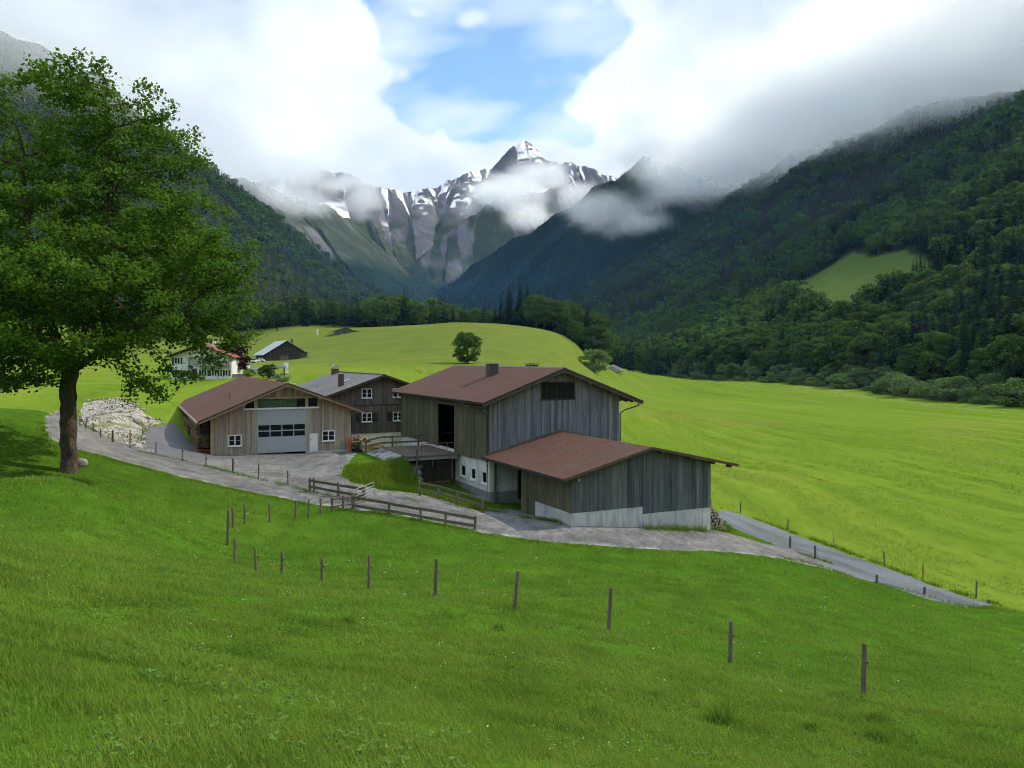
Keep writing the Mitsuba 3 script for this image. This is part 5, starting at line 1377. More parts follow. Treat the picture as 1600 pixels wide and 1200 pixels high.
for x, y in ((0, 0), (2.8, 0), (0, 1.8), (2.8, 1.8)):
    part(st_, 'post', MB().box(x - .05, x + .05, y - .05, y + .05, -.3, 1.9), 'm_oldwood', ST)
part(st_, 'roof', MB().hexa([[-.3, -.3, 1.9], [3.1, -.3, 1.9], [3.1, 2.1, 2.2], [-.3, 2.1, 2.2], [-.3, -.3, 1.98], [3.1, -.3, 1.98], [3.1, 2.1, 2.28], [-.3, 2.1, 2.28]]), 'm_greyroof', ST)
part(st_, 'bench', MB().box(.3, 2.5, .6, 1.0, .4, .46).box(.4, .5, .6, 1.0, -.1, .4).box(2.3, 2.4, .6, 1.0, -.1, .4), 'm_white_plastic', ST)
# gravel heap at the meadow corner, and the lattice mast
q = at(958, 579, 150, 800)
m = trimesh.creation.icosphere(4); v = m.vertices.copy(); v[:, 2] = np.maximum(1.25 - 1.3 * np.hypot(v[:, 0], v[:, 1]), -0.3) * (v[:, 2] > -0.1) - 0.3 * (v[:, 2] <= -0.1)
rr_ = 0.8 + 0.5 * meshkit.fbm(v * 1.5, 4, 3)
lab(part(None, 'gravel_heap', (q + v * rr_[:, None] * [6.0, 3.0, 2.6], m.faces), 'm_gravel', smooth=True), 'grey and white gravel heap at the far corner of the hay meadow', 'gravel heap')
q = P(978, 492, 640); q[2] = gz(q[0], q[1])
ms = thing('lattice_mast', 'thin lattice mast rising from the dark forest slope', 'mast')
hh_ = (HOR - 430) / F * q[1] - q[2]
for a in range(3):
    o_ = np.array([math.cos(a * 2.094), math.sin(a * 2.094), 0]) * 0.5
    part(ms, 'leg', MB().tube([q + o_, q + o_ * 0.4 + [0, 0, hh_]], 0.035, 5), 'm_dark_metal')
part(ms, 'antenna', MB().tube([q + [0, 0, hh_], q + [0, 0, hh_ + 5]], 0.03, 5), 'm_metal')
for k in range(int(hh_ / 2.2)):
    part(ms, 'brace', MB().tube([q + [.4 * (1 - k * 2.2 / hh_ * .6), 0, k * 2.2], q + [-.25 * (1 - k * 2.2 / hh_ * .6), .3, k * 2.2 + 2.2]], 0.02, 4), 'm_dark_metal')
# ------------------------------------------------------------------ trees
def leaf_quads(c, size, rng, flat=0.5, rnd=None, long=1.35):
    "folded leaf-shaped quads round the points c: (v, f, uv)"
    n = len(c)
    nrm = rng.normal(size=(n, 3)) * flat + [0, 0, 1.0]
    nrm /= np.linalg.norm(nrm, axis=1, keepdims=True)
    a = rng.normal(size=(n, 3)); a -= (a * nrm).sum(1, keepdims=True) * nrm; a /= np.linalg.norm(a, axis=1, keepdims=True)
    b = np.cross(nrm, a)
    s = (np.broadcast_to(size, n) * (0.65 + 0.7 * rng.random(n)))[:, None]
    droop = nrm * s * 0.16
    v = np.stack([c - a * s * 0.5 * long, c + b * s * 0.42 - droop, c + a * s * 0.5 * long, c - b * s * 0.42 - droop], 1).reshape(-1, 3)
    f = (np.arange(n)[:, None, None] * 4 + np.array([[0, 1, 2], [0, 2, 3]])[None]).reshape(-1, 3)
    r = rng.random(n) if rnd is None else rnd
    return v, f, np.repeat(np.stack([r, rng.random(n)], 1), 4, 0)


def colonize(nodes, par, attract, step, infl, kill, iters, rng):
    "space colonization from given limbs: (nodes, parents)"
    att = np.array(attract)
    N = np.array(nodes, float); Pn = list(par)
    for it in range(iters):
        if not len(att):
            break
        d, i = cKDTree(N).query(att)
        keep = d > kill
        att, d, i = att[keep], d[keep], i[keep]
        ok = d < infl
        if not ok.any():
            infl *= 1.4
            continue
        dirs = np.zeros_like(N); cnt = np.zeros(len(N))
        vec = att[ok] - N[i[ok]]
        vec /= np.linalg.norm(vec, axis=1, keepdims=True)
        np.add.at(dirs, i[ok], vec); np.add.at(cnt, i[ok], 1)
        g = np.nonzero(cnt)[0]
        dv = dirs[g] / cnt[g][:, None] + rng.normal(size=(len(g), 3)) * 0.18
        dv /= np.linalg.norm(dv, axis=1, keepdims=True)
        new = N[g] + dv * step
        dd, _ = cKDTree(N).query(new)
        sel = dd > step * 0.35
        if not sel.any():
            att = att[d > kill * 1.5] if len(att) else att
            kill *= 1.15
            continue
        N = np.vstack([N, new[sel]]); Pn += list(g[sel])
    return N, np.array(Pn)


def skeleton_mesh(N, par, r_tip, expo, rmin, flare=None):
    "pipe model radii; thick nodes become tubes"
    n = len(N)
    acc = np.zeros(n); kids = [[] for _ in range(n)]
    for i in range(n - 1, 0, -1):
        if acc[i] == 0:
            acc[i] = r_tip ** expo
        acc[par[i]] += acc[i]; kids[par[i]].append(i)
    rad = np.maximum(acc, r_tip ** expo) ** (1 / expo)
    mb = MB()
    done = set()
    for i in range(n):
        for j in kids[i]:
            if j in done or rad[j] < rmin:
                continue
            main = i > 0 and j == max(kids[i], key=lambda k: rad[k])
            if main:
                continue
            chain = [i, j]
            while kids[chain[-1]]:
                k = max(kids[chain[-1]], key=lambda q: rad[q])
                if rad[k] < rmin:
                    break
                chain.append(k)
            for k in chain[1:]:
                done.add(k)
            rr = rad[chain].copy(); rr[0] = min(rr[0], rr[1] * 1.25)
            pts = N[chain].copy()
            if len(pts) > 4:
                pts[1:-1] = 0.5 * pts[1:-1] + 0.25 * (pts[:-2] + pts[2:])
            if i == 0 and flare:
                rr = np.maximum(rr, flare * np.exp(-np.linalg.norm(pts - pts[0], axis=1) / 1.7) + rr[1] * 0.0)
            k = 12 if rr[0] > 0.2 else 7 if rr[0] > 0.06 else 4
            mb.tube(pts, rr, k, caps=False, rng=np.random.default_rng(i), jit=0.22 if rr[0] > 0.2 else 0.0)
    return mb, rad, kids


# the great maple at the left
rt = np.random.default_rng(5)
TB = at(106, 737, 20, 80)
mpx = TB[1] / F
ELL = [(135, 160, 90, 90, 0), (205, 250, 112, 112, 1), (230, 190, 60, 62, 0), (60, 130, 60, 50, 1), (275, 400, 120, 110, -1), (130, 390, 180, 170, 0), (-5, 330, 150, 190, 1), (-120, 440, 160, 150, 0), (338, 480, 72, 95, 0), (40, 560, 130, 58, -2), (236, 575, 62, 72, -1),
       (135, 112, 62, 36, 0), (2, 165, 48, 70, 0), (150, 470, 190, 105, -4), (150, 420, 180, 130, 4), (225, 170, 42, 45, 0), (262, 265, 48, 80, 0), (345, 385, 55, 42, 0), (-60, 590, 90, 45, 1), (385, 420, 30, 60, 0), (300, 545, 60, 40, 0), (305, 568, 62, 40, 0), (348, 530, 45, 42, 0)]
att = []
for (cx_, cy_, rx_, ry_, dy_) in ELL:
    c_ = TB + np.array([(cx_ - 106) * mpx, dy_ * 1.0, (737 - cy_) * mpx])
    r_ = np.array([rx_ * mpx, 0.85 * rx_ * mpx if rx_ > 60 else rx_ * mpx, ry_ * mpx])
    m_ = max(60, int(7.5 * r_[0] * r_[1] * r_[2]))
    q_ = rt.normal(size=(m_, 3)); q_ /= np.linalg.norm(q_, axis=1, keepdims=True)
    att.append(c_ + q_ * r_ * (rt.random((m_, 1)) ** 0.42))
att = np.vstack(att)
att = att[att[:, 2] > TB[2] + 3.2]
att = att[meshkit.fbm(att / np.array([1.7, 1.7, 1.45]), 2, 19) > 0.465]
LIMB = [[(108, 690, 0), (106, 640, 0), (107, 600, 0), (108, 575, 0)], [(118, 540, .2), (138, 500, .4), (152, 440, .6), (160, 370, .5), (172, 300, 0), (176, 220, -.2), (165, 150, 0)], [(100, 540, -.4), (84, 480, -.9), (70, 410, -1.2), (58, 330, -1.0), (40, 250, -.5)],
        [(128, 578, -.6), (160, 560, -1.3), (200, 535, -1.8), (240, 512, -2.0), (285, 490, -1.6)], [(88, 560, .6), (50, 535, 1.2), (0, 505, 1.6), (-60, 470, 1.5)], [(112, 545, .9), (110, 480, 2.0), (118, 400, 2.6), (128, 310, 2.6)]]
P0_, N_ = [-1], [TB - [0, 0, 0.4]]
for li, limb in enumerate(LIMB):
    prev = len(N_) - 1 if li == 0 else fork_
    pts_ = [N_[prev]] + [TB + np.array([(a_ - 106) * mpx, c_, (737 - b_) * mpx]) for a_, b_, c_ in limb]
    for qa, qb in zip(pts_[:-1], pts_[1:]):
        k_ = max(1, int(np.linalg.norm(qb - qa) / 0.34))
        for j_ in range(1, k_ + 1):
            N_.append(qa + (qb - qa) * j_ / k_ + rt.normal(size=3) * 0.035); P0_.append(prev); prev = len(N_) - 1
    if li == 0:
        fork_ = prev
N_, par_ = colonize(N_, P0_, att, 0.32, 2.6, 0.46, 90, rt)
mbk, rad_, kids_ = skeleton_mesh(N_, par_, 0.0155, 2.2, 0.020, 0.66)
maple = thing('maple_tree', 'large spreading maple on the pasture slope at the left', 'tree')
v_, f_, _ = mbk.arrays()
scene[maple + '__trunk'] = mikit.ply((v_, f_), 'm_bark', smooth=True)
tips = np.nonzero((rad_ < 0.042))[0]
tips = tips[N_[tips, 2] > TB[2] + 2.6]
cl = []
rl_ = []
for i in tips:
    k = 18
    tone = rt.random()
    off = rt.normal(size=(k, 3)) * [0.27, 0.27, 0.17]
    cl.append(N_[i] + off); rl_.append(np.clip(tone * 0.6 + 0.4 * rt.random(k), 0, 1))
cl = np.vstack(cl); rl_ = np.concatenate(rl_)
v_, f_, u_ = leaf_quads(cl, 0.195, rt, 0.75, rl_, 1.15)
scene[maple + '__crown'] = mikit.ply((v_, f_), 'm_maple_leaf', uv=u_)


# --- kinds of tree for the groves and forests, each about one unit = one metre at the stated height
def broadleaf_proto(h, w, rng, n_clump, n_leaf, size, trunk=True, low=0.18, leafmat='m_broadleaf'):
    cl, tone = [], []
    mb = MB()
    lean = rng.normal(size=2) * 0.03 * h
    mb.tube([[0, 0, -0.6], [lean[0] * .3, lean[1] * .3, h * 0.3], [lean[0], lean[1], h * 0.75]], [0.022 * h + 0.05, 0.016 * h, 0.006 * h], 6, caps=False)
    for k in range(n_clump):
        z = low + (0.97 - low) * rng.random() ** 0.85
        prof = math.sin(math.pi * min(1, max(0.06, (z - low * 0.55) / (1.06 - low * 0.55))) ** 0.82) ** 0.62
        a = rng.random() * 2 * math.pi
        r = w / 2 * prof * (0.35 + 0.65 * rng.random() ** 0.45) * (0.85 + 0.3 * rng.random())
        c = np.array([lean[0] * z + r * math.cos(a), lean[1] * z + r * math.sin(a), h * z])
        cs = (0.12 + 0.09 * rng.random()) * w
        q = rng.normal(size=(n_leaf, 3)); q /= np.linalg.norm(q, axis=1, keepdims=True)
        q[:, 2] = np.where(q[:, 2] < -0.35, -q[:, 2], q[:, 2])
        cl.append(c + q * cs * [1.1, 1.1, 0.9] * rng.random((n_leaf, 1)) ** 0.2)
        tone.append(np.clip(0.7 * rng.random() + 0.3 * rng.random(n_leaf), 0, 1))
        if trunk and k % max(1, n_clump // 9) == 0:
            b = c * 0.9; z0 = h * max(0.12, z - 0.28)
            mb.tube([[lean[0] * z0 / h, lean[1] * z0 / h, z0], [b[0] * .5, b[1] * .5, (z0 + b[2]) / 2], b], [0.010 * h, 0.007 * h, 0.003 * h], 4, caps=False)
    cl = np.vstack(cl); tone = np.concatenate(tone)
    v, f, u = leaf_quads(cl, size, rng, 0.9, tone, 1.1)
    tv, tf, tu = mb.arrays()
    return (tv, tf, tu), (v, f, u), leafmat


def spruce_proto(h, w, rng, levels, per, seg=4):
    mb = MB(); tr = MB()
    tr.tube([[0, 0, -0.8], [0, 0, h * 0.5], [0, 0, h * 0.98]], [0.013 * h + 0.05, 0.009 * h, 0.01], 6, caps=False)
    for i in range(levels):
        fz = 0.09 + 0.90 * (i / (levels - 1)) ** 0.93
        R = w / 2 * (1 - fz) ** 0.82 * (0.86 + 0.28 * rng.random()) + 0.05
        m = max(4, int(per * (0.55 + 0.5 * (1 - fz))))
        a0 = rng.random() * 6.28
        for k in range(m):
            a = a0 + 2 * math.pi * (k + 0.5 * rng.random()) / m
            L = R * (0.68 + 0.5 * rng.random())
            z = h * (fz + 0.012 * rng.normal())
            d = np.array([math.cos(a), math.sin(a), 0.0]); s = np.array([-d[1], d[0], 0.0])
            t = np.linspace(0, 1, seg)
            droop = -(0.20 + 0.28 * (1 - fz)) * L * t ** 1.3 + 0.10 * L * t ** 3
            ax = np.array([0, 0, z]) + d * (L * t)[:, None] + np.array([0, 0, 1.0]) * droop[:, None]
            wd = L * 0.30 * np.sin(np.pi * (0.16 + 0.80 * t)) * (0.8 + 0.4 * rng.random())
            jag = 1 + 0.5 * (rng.random((2, seg)) - 0.5)
            dn = np.array([0, 0, -1.0]) * (0.09 * L + 0.10)
            lft = ax + s * (wd * jag[0])[:, None] + dn * 0.8; rgt = ax - s * (wd * jag[1])[:, None] + dn * 0.8
            low = ax + dn * 1.7 * np.sin(np.pi * (0.1 + 0.85 * t))[:, None]
            v = np.vstack([ax, lft, rgt, low]); f = []
            for q in range(seg - 1):
                f += [[q, seg + q, q + 1], [q + 1, seg + q, seg + q + 1] if q % 2 else [q + 1, q, seg + q + 1], [q, q + 1, 2 * seg + q], [q + 1, 2 * seg + q + 1, 2 * seg + q] if q % 2 == 0 else [q, q + 1, 2 * seg + q + 1]]
                if seg > 3:
                    f += [[q, q + 1, 3 * seg + q + (q % 2)]]
            mb.add(v, f, [[np.clip(0.25 + 0.5 * rng.random() + 0.2 * (fz - .5), 0, 1), 0]])
    return tr.arrays(), mb.arrays(), 'm_needles'


GROUPS = {}


def group(name, proto):
    (tv, tf, tu), (cv, cf, cu), mat = proto
    scene[name] = {'type': 'shapegroup', 'trunk': mikit.ply((tv, tf), 'm_trunk', smooth=True), 'crown': mikit.ply((cv, cf), mat, uv=cu)}
    GROUPS.setdefault(name.rsplit('_', 1)[0], []).append((name, float(cv[:, 2].max())))
    return name


rp = np.random.default_rng(77)
for i in range(4):
    group(f'proto_spruce_near_{i}', spruce_proto(24 + 2 * i, 6.6 + 0.5 * i, rp, 30, 13, 4))
    group(f'proto_broad_near_{i}', broadleaf_proto(15 + 1.5 * i, 9.5 + 0.9 * i, rp, 62, 64, 0.66))
for i in range(3):
    group(f'proto_willow_near_{i}', broadleaf_proto(5.5, 5.6 + 0.6 * i, rp, 46, 40, 0.42, low=0.02, leafmat='m_willow'))
    group(f'proto_spruce_mid_{i}', spruce_proto(24, 7.2, rp, 15, 8, 3))
    group(f'proto_broad_mid_{i}', broadleaf_proto(15, 10.5, rp, 40, 9, 1.45, trunk=False))
    group(f'proto_spruce_far_{i}', spruce_proto(24, 8.0, rp, 8, 6, 2))
    group(f'proto_broad_far_{i}', broadleaf_proto(15, 11.5, rp, 20, 3, 3.3, trunk=False))


def plant(key, kind, x, y, h, rng, z=None, wide=1.0):
    name, ph = GROUPS[kind][int(rng.integers(len(GROUPS[kind])))]
    s = h / ph
    t = T().translate([float(x), float(y), float((gz(x, y) if z is None else z) - 0.15)]).rotate([0, 0, 1], float(rng.random() * 360)).rotate([1, 0, 0], float(rng.normal() * 1.5)).scale([s * wide, s * wide, s])
    scene[key] = {'type': 'instance', 'to_world': t, 'of': {'type': 'ref', 'id': name}}
    return key


def tree(name, kind, x, y, h, label, cat='tree', group_=None, rng=rp, wide=1.0, z=None):
    return lab(plant(key_for(name), kind, x, y, h, rng, z, wide), label, cat, group_) if group_ else (lab(plant(key_for(name), kind, x, y, h, rng, z, wide), label, cat))


def tree_px(name, kind, px, py, top, label, d=None, wide=1.0, lo=60, hi=900, cat='tree'):
    q = at(px, py, lo, hi) if d is None else P(px, py, d)
    h = (py - top) / F * q[1]
    k = key_for(name)
    z = None if d is None else q[2]
    if d is not None:
        z = gz(q[0], q[1]); h = (HOR - top) / F * d - z
    plant(k, kind, q[0], q[1], h, rp, z, wide)
    labels[k] = {'label': label, 'category': cat}
    return k


SN, BN, WN = 'proto_spruce_near', 'proto_broad_near', 'proto_willow_near'
group('proto_low_near_0', broadleaf_proto(10, 8.2, rp, 70, 60, 0.55, low=0.07))
BUSH_Q = P(930, 577, 370)
tree_px('meadow_tree', 'proto_low_near', 730, 568, 517, 'lone round tree on the hummocky meadow behind the barn roof', wide=1.05)
tree_px('spruce_tree', SN, 680, 520, 477, 'left of two pointed spruces behind the meadow crest', d=455)
tree_px('spruce_tree', SN, 708, 520, 473, 'right of two pointed spruces behind the meadow crest', d=450, wide=1.1)
tree_px('broadleaf_tree', BN, 461, 530, 484, 'pale green tree standing forward on the meadow edge above the grey hut', d=455, wide=0.8)
tree_px('broadleaf_tree', BN, 433, 529, 512, 'small round tree at the meadow edge left of the pale tree', d=448, wide=1.2)
GROVE = [(783, 519, 458, SN), (797, 520, 438, SN), (812, 522, 434, SN), (826, 522, 437, SN), (842, 524, 444, SN), (857, 528, 450, SN), (838, 524, 458, BN), (868, 533, 455, SN), (880, 538, 472, BN), (893, 545, 470, BN), (905, 552, 462, SN),
         (917, 556, 468, SN), (928, 562, 485, BN), (936, 566, 505, BN), (873, 540, 468, BN), (850, 530, 462, BN), (900, 556, 500, BN), (774, 518, 478, SN), (925, 566, 520, BN), (888, 548, 480, SN)]
gw = {SN: 'dark spruce in the grove at the right end of the meadow crest', BN: 'green broadleaf tree in the grove at the right end of the meadow crest'}
for i, (px, py, top, kind) in enumerate(GROVE):
    d = 408 + 26 * rp.random() - (px - 780) * 0.04 + (14 if kind == SN else 0)
    X = (px - 800) / F * d; z = gz(X, d)
    tree('spruce_tree' if kind == SN else 'broadleaf_tree', kind, X, d, (HOR - top) / F * d - z, gw[kind], 'tree', 'spruces of the meadow grove' if kind == SN else 'broadleaf trees of the meadow grove', wide=1.45 if kind == SN else 1.15)
q = BUSH_Q
tree('round_bush', WN, q[0], q[1], 11.5, 'big dense round bush where the grove meets the hay meadow', 'bush', wide=1.15)
q = at(985, 574, 100, 900)
tree('round_bush', WN, q[0], q[1], 9.0, 'smaller bush beside the gravel heap at the meadow corner', 'bush')

# --- forests
rf = np.random.default_rng(404)


def jgrid(x0, x1, y0, y1, s):
    gx, gy = np.meshgrid(np.arange(x0, x1, s), np.arange(y0, y1, s))
    q = np.stack([gx.ravel(), gy.ravel()], 1)
    return q + (rf.random(q.shape) - 0.5) * s * 0.95


cand = []
# right flank in valley coordinates (L, t)
for (L0, L1, t0, t1, s) in ((150, 330, 60, 900, 7.4), (330, 620, 60, 1300, 8.6), (150, 330, 900, 1500, 9.0), (620, 1060, 250, 1700, 10.0), (330, 620, 1300, 1700, 10.0), (160, 1000, 1700, 2700, 13.0)):
    lt = jgrid(L0, L1, t0, t1, s)
    cand.append(np.column_stack([lt[:, :1] * AXR + lt[:, 1:] * AX, np.full(len(lt), s)]))
# valley floor behind the crest, and the left flank
lt = jgrid(-130, 200, 470, 900, 9.0); cand.append(np.column_stack([lt[:, :1] * AXR + lt[:, 1:] * AX, np.full(len(lt), 9.0)]))
lt = jgrid(-130, 220, 900, 2300, 14.0); cand.append(np.column_stack([lt[:, :1] * AXR + lt[:, 1:] * AX, np.full(len(lt), 14.0)]))
lt = jgrid(-800, -130, 480, 2600, 10.5); cand.append(np.column_stack([lt[:, :1] * AXR + lt[:, 1:] * AX, np.full(len(lt), 10.5)]))
lt = jgrid(-130, 60, 900, 2600, 10.5); cand.append(np.column_stack([lt[:, :1] * AXR + lt[:, 1:] * AX, np.full(len(lt), 10.6)]))
cand = np.vstack(cand)
x, y = cand[:, 0], cand[:, 1]
L, t = cand[:, :2] @ AXR, cand[:, :2] @ AX
pxx = 800 + F * x / np.maximum(y, 1)
edge = 172 + 14 * np.sin(t / 130.0) + 10 * np.sin(t / 47.0)
s_ = L - edge
gzv = ground(x, y)
ok = (y > 60) & (pxx > -60) & (pxx < 1680)
dens = fb(x, y, 45, 3, 61)
right = (s_ > -6) & (L > 120)
cu, cv = (L - 285 - 0.33 * (t - 475)) / 36.0, (t - 560) / 112.0
ok &= ~(right & (np.maximum(np.abs(cu), np.abs(cv)) < 1.02))
left = (L < 120) & (gzv > 24) & (y > 500)
floor_ = (L >= -130) & (s_ <= -6) & (t > 470 + 25 * np.sin(L / 23.0)) & (t < 2300)
edge_left = (L < 0) & (t > 560 + 40 * (dens - .5)) & (gzv <= 24)
ok &= right | left | floor_ | edge_left
ok &= ~(right & (gzv > 412 + 0.055 * (t - 1250) + 90 * (fb(x, y, 260, 4, 5) - 0.5))) & ~(left & (gzv > 405) & (t < 1750))
ok &= rf.random(len(x)) < np.where(dens < 0.33, 0.55, 1.0)
i = np.nonzero(ok)[0]
x, y, L, t, s_, gzv, pxx, right, dens = (a[i] for a in (x, y, L, t, s_, gzv, pxx, right, dens))
r = np.hypot(x, y)
mixn = fb(x, y, 70, 3, 71)
pb = np.where(right, np.where((s_ < 110) & (t > 330), 0.72, np.where((s_ < 120) & (t < 330), 0.26, np.where((t < 900) & (s_ > 140) & (t < 0.9 * L + 330), 0.55, 0.14))), 0.28)
pb = np.clip(pb + 1.6 * (mixn - 0.5), 0.03, 0.97)
isb = rf.random(len(x)) < pb
willow = right & (s_ < 11) & (rf.random(len(x)) < 0.9)
hh = np.where(isb, 13 + 8 * rf.random(len(x)), 19 + 10 * rf.random(len(x)) ** 1.3)
hh = np.where(right & (s_ < 120) & (t < 700), hh * np.where(isb, 1.2, 1.22), hh)
hh = np.where(right & (s_ < 30), hh * (0.6 + 0.4 * np.clip(s_, 0, 30) / 30), hh)
hh = np.where(willow, 3.0 + 6.0 * rf.random(len(x)) ** 1.5 + 0.12 * np.clip(s_, 0, 20), hh)
hh *= np.where(gzv > 330, 0.85, 1.0)
order = np.argsort(r)
cnt = {'s': 0, 'b': 0, 'w': 0}
LAB = {'s': ('spruce_tree', SN, 'dark spruce in the forest beyond the hay meadow', 'tree', 'spruces in the forest beyond the hay meadow'), 'b': ('broadleaf_tree', BN, 'green broadleaf tree in the forest beyond the hay meadow', 'tree', 'broadleaf trees in the forest beyond the hay meadow'),
       'w': ('willow_bush', WN, 'pale green willow bush along the far edge of the hay meadow', 'bush', 'willow bushes along the far edge of the hay meadow')}
n_far = 0
for j in order:
    k = 'w' if willow[j] else 'b' if isb[j] else 's'
    if right[j] and r[j] < 800 and cnt[k] < (200 if k != 'w' else 160) and (k != 'w' or r[j] < 700) and -30 < pxx[j] < 1630:
        cnt[k] += 1
        nm, kd, lb, ct_, gr = LAB[k]
        tree(nm, kd, x[j], y[j], hh[j], lb, ct_, gr, rf, (0.9 if k == 's' else 1.0) + 0.4 * rf.random(), gzv[j])
        continue
    lod = 'near' if r[j] < 330 else 'mid' if r[j] < 900 else 'far'
    kd = ('proto_broad_' if k == 'b' else 'proto_spruce_') + lod if k != 'w' else (WN if lod == 'near' else 'proto_broad_mid')
    n_far += 1
    plant(f'forest__{n_far:05d}', kd, x[j], y[j], hh[j], rf, gzv[j], 0.85 + 0.4 * rf.random())
q_ = np.vstack([jgrid(-250, 900, 2050, 3600, 15.0) - [150, 0]])
mz_ = mountain_z(q_[:, 0], q_[:, 1]); gg_ = ground(q_[:, 0], q_[:, 1])
lim_ = np.where(q_ @ AXR > 120, 560, 360) + 160 * (fb(q_[:, 0], q_[:, 1], 130, 3, 88) - 0.5)
px_ = 800 + F * q_[:, 0] / q_[:, 1]
for (xx, yy), zz in zip(q_[(mz_ > gg_ + 2) & (mz_ < lim_) & (px_ > 440) & (px_ < 1180)], mz_[(mz_ > gg_ + 2) & (mz_ < lim_) & (px_ > 440) & (px_ < 1180)]):
    n_far += 1
    plant(f'forest__{n_far:05d}', 'proto_spruce_far', xx, yy, 15 + 9 * rf.random(), rf, zz, 1.0 + 0.4 * rf.random())
lab('forest', 'dense mixed forest covering both valley flanks', 'forest', kind='stuff')
# a belt of low shrubs along the riverside path
def belt(n, seed, lo, hi, tmax=900):
    rb = np.random.default_rng(seed); k = 0
    while k < n:
        tt = 95 + (tmax - 95) * rb.random() ** 1.25
        LL = 172 + 14 * math.sin(tt / 130.0) + 10 * math.sin(tt / 47.0) - 1 - 7 * rb.random()
        xx, yy = LL * AXR + tt * AX
        if -30 < 800 + F * xx / yy < 1640:
            k += 1
            yield xx, yy, lo + (hi - lo) * rb.random(), rb


for xx, yy, h_, rb in belt(120, 9, 1.3, 3.4):
    tree('low_bush', WN, xx, yy, h_, 'low light green bush in the belt between hay meadow and forest', 'bush', 'low bushes of the belt along the hay meadow', rb, 1.25)
# ------------------------------------------------------------------ grass, weeds, flowers, shrubs by the houses
rgx = np.random.default_rng(2024)
NOGRASS = shapely.union_all([TRACK.buffer(0.15), ASPH, BANK.buffer(-0.3), ROAD])


def blades(xy, h, w, rng, bend=0.5, seg=2, z=None):
    n = len(xy)
    z = ground(xy[:, 0], xy[:, 1]) if z is None else z
    a = rng.random(n) * 2 * np.pi
    d = np.stack([np.cos(a), np.sin(a)], 1); s = np.stack([-d[:, 1], d[:, 0]], 1)
    hh = h * (0.55 + 0.9 * rng.random(n)); ww = w * (0.7 + 0.6 * rng.random(n)); bb = bend * hh * (0.2 + 1.0 * rng.random(n))
    base = np.column_stack([xy, z - 0.02])
    rows = []
    for k in range(seg):
        t = k / seg
        c = base + np.column_stack([d * (bb * t ** 1.7)[:, None], hh * t])
        o = np.column_stack([s * (ww * (1 - 0.55 * t) / 2)[:, None], np.zeros(n)])
        rows += [c - o, c + o]
    tip = base + np.column_stack([d * bb[:, None], hh * 0.94])
    v = np.stack(rows + [tip], 1)
    m = v.shape[1]
    f = []
    for k in range(seg - 1):
        f += [[2 * k, 2 * k + 1, 2 * k + 3], [2 * k, 2 * k + 3, 2 * k + 2]]
    f.append([2 * seg - 2, 2 * seg - 1, m - 1])
    F_ = (np.arange(n)[:, None, None] * m + np.array(f)[None]).reshape(-1, 3)
    r = rng.random(n)
    return v.reshape(-1, 3), F_, np.repeat(np.stack([r, r], 1), m, 0)


def sector(n, r0, r1, rng, half=0.72, power=2.0):
    r = (r0 ** power + (r1 ** power - r0 ** power) * rng.random(n)) ** (1 / power)
    a = (rng.random(n) * 2 - 1) * half
    xy = np.stack([r * np.sin(a), r * np.cos(a)], 1)
    edge = 17.6 + (67 - xy[:, 1]) * 0.418
    ok = (xy[:, 0] < edge - 0.3) & ~shapely.contains_xy(NOGRASS, xy[:, 0], xy[:, 1])
    return xy[ok]


V, Fs, U, n0 = [], [], [], 0


def put(t):
    global n0
    V.append(t[0]); Fs.append(t[1] + n0); U.append(t[2]); n0 += len(t[0])


MV = []
for cnt_, r0, r1, h, w, seg, pw in ((170000, 3.5, 9.5, 0.105, 0.0075, 2, 1.6), (210000, 9.5, 19, 0.115, 0.0125, 2, 1.3), (190000, 19, 36, 0.12, 0.022, 1, 1.2), (150000, 36, 66, 0.12, 0.040, 1, 1.3)):
    xy = sector(cnt_, r0, r1, rgx, power=pw)
    p = meshkit.fbm(np.column_stack([xy / 0.8, np.zeros(len(xy))]), 3, 12)
    p2 = meshkit.fbm(np.column_stack([xy / 4.0, np.zeros(len(xy))]), 3, 13)
    xy = xy[rgx.random(len(xy)) < 0.50 + 0.7 * sstep(0.34, 0.6, p)]
    p = meshkit.fbm(np.column_stack([xy / 0.8, np.zeros(len(xy))]), 3, 12)
    put(blades(xy, h * (0.40 + 1.25 * p), w, rgx, 0.75, seg))
for cnt_, r0, r1, h, w in ((70000, 44, 90, 0.13, 0.055), (70000, 90, 190, 0.16, 0.11)):          # the hay meadow
    r = (r0 ** 1.4 + (r1 ** 1.4 - r0 ** 1.4) * rgx.random(cnt_)) ** (1 / 1.4); a = -0.12 + 0.74 * rgx.random(cnt_)
    xy = np.stack([r * np.sin(a), r * np.cos(a)], 1)
    Lm = xy @ AXR; tm = xy @ AX
    ok = (xy[:, 0] > 18.8 + (67 - xy[:, 1]) * 0.418) & (xy[:, 0] > 12 - 0.45 * (xy[:, 1] - 48)) & (Lm < 160) & ~shapely.contains_xy(NOGRASS, xy[:, 0], xy[:, 1])
    ok &= meshkit.fbm(np.column_stack([Lm / 1.8, tm / 12.0, 0 * Lm]), 3, 77) > 0.46
    MV.append(blades(xy[ok], h, w, rgx, 0.9, 1))
scene['grass'] = mikit.ply((np.vstack(V), np.vstack(Fs)), 'm_grass', uv=np.vstack(U))
lab('grass', 'short green pasture grass on the foreground hillside', 'grass', kind='stuff')
V, Fs, U, n0 = [], [], [], 0
for t_ in MV:
    put(t_)
scene['meadow_grass'] = mikit.ply((np.vstack(V), np.vstack(Fs)), 'm_hay', uv=np.vstack(U))
lab('meadow_grass', 'bright mown grass of the hay meadow', 'grass', kind='stuff')

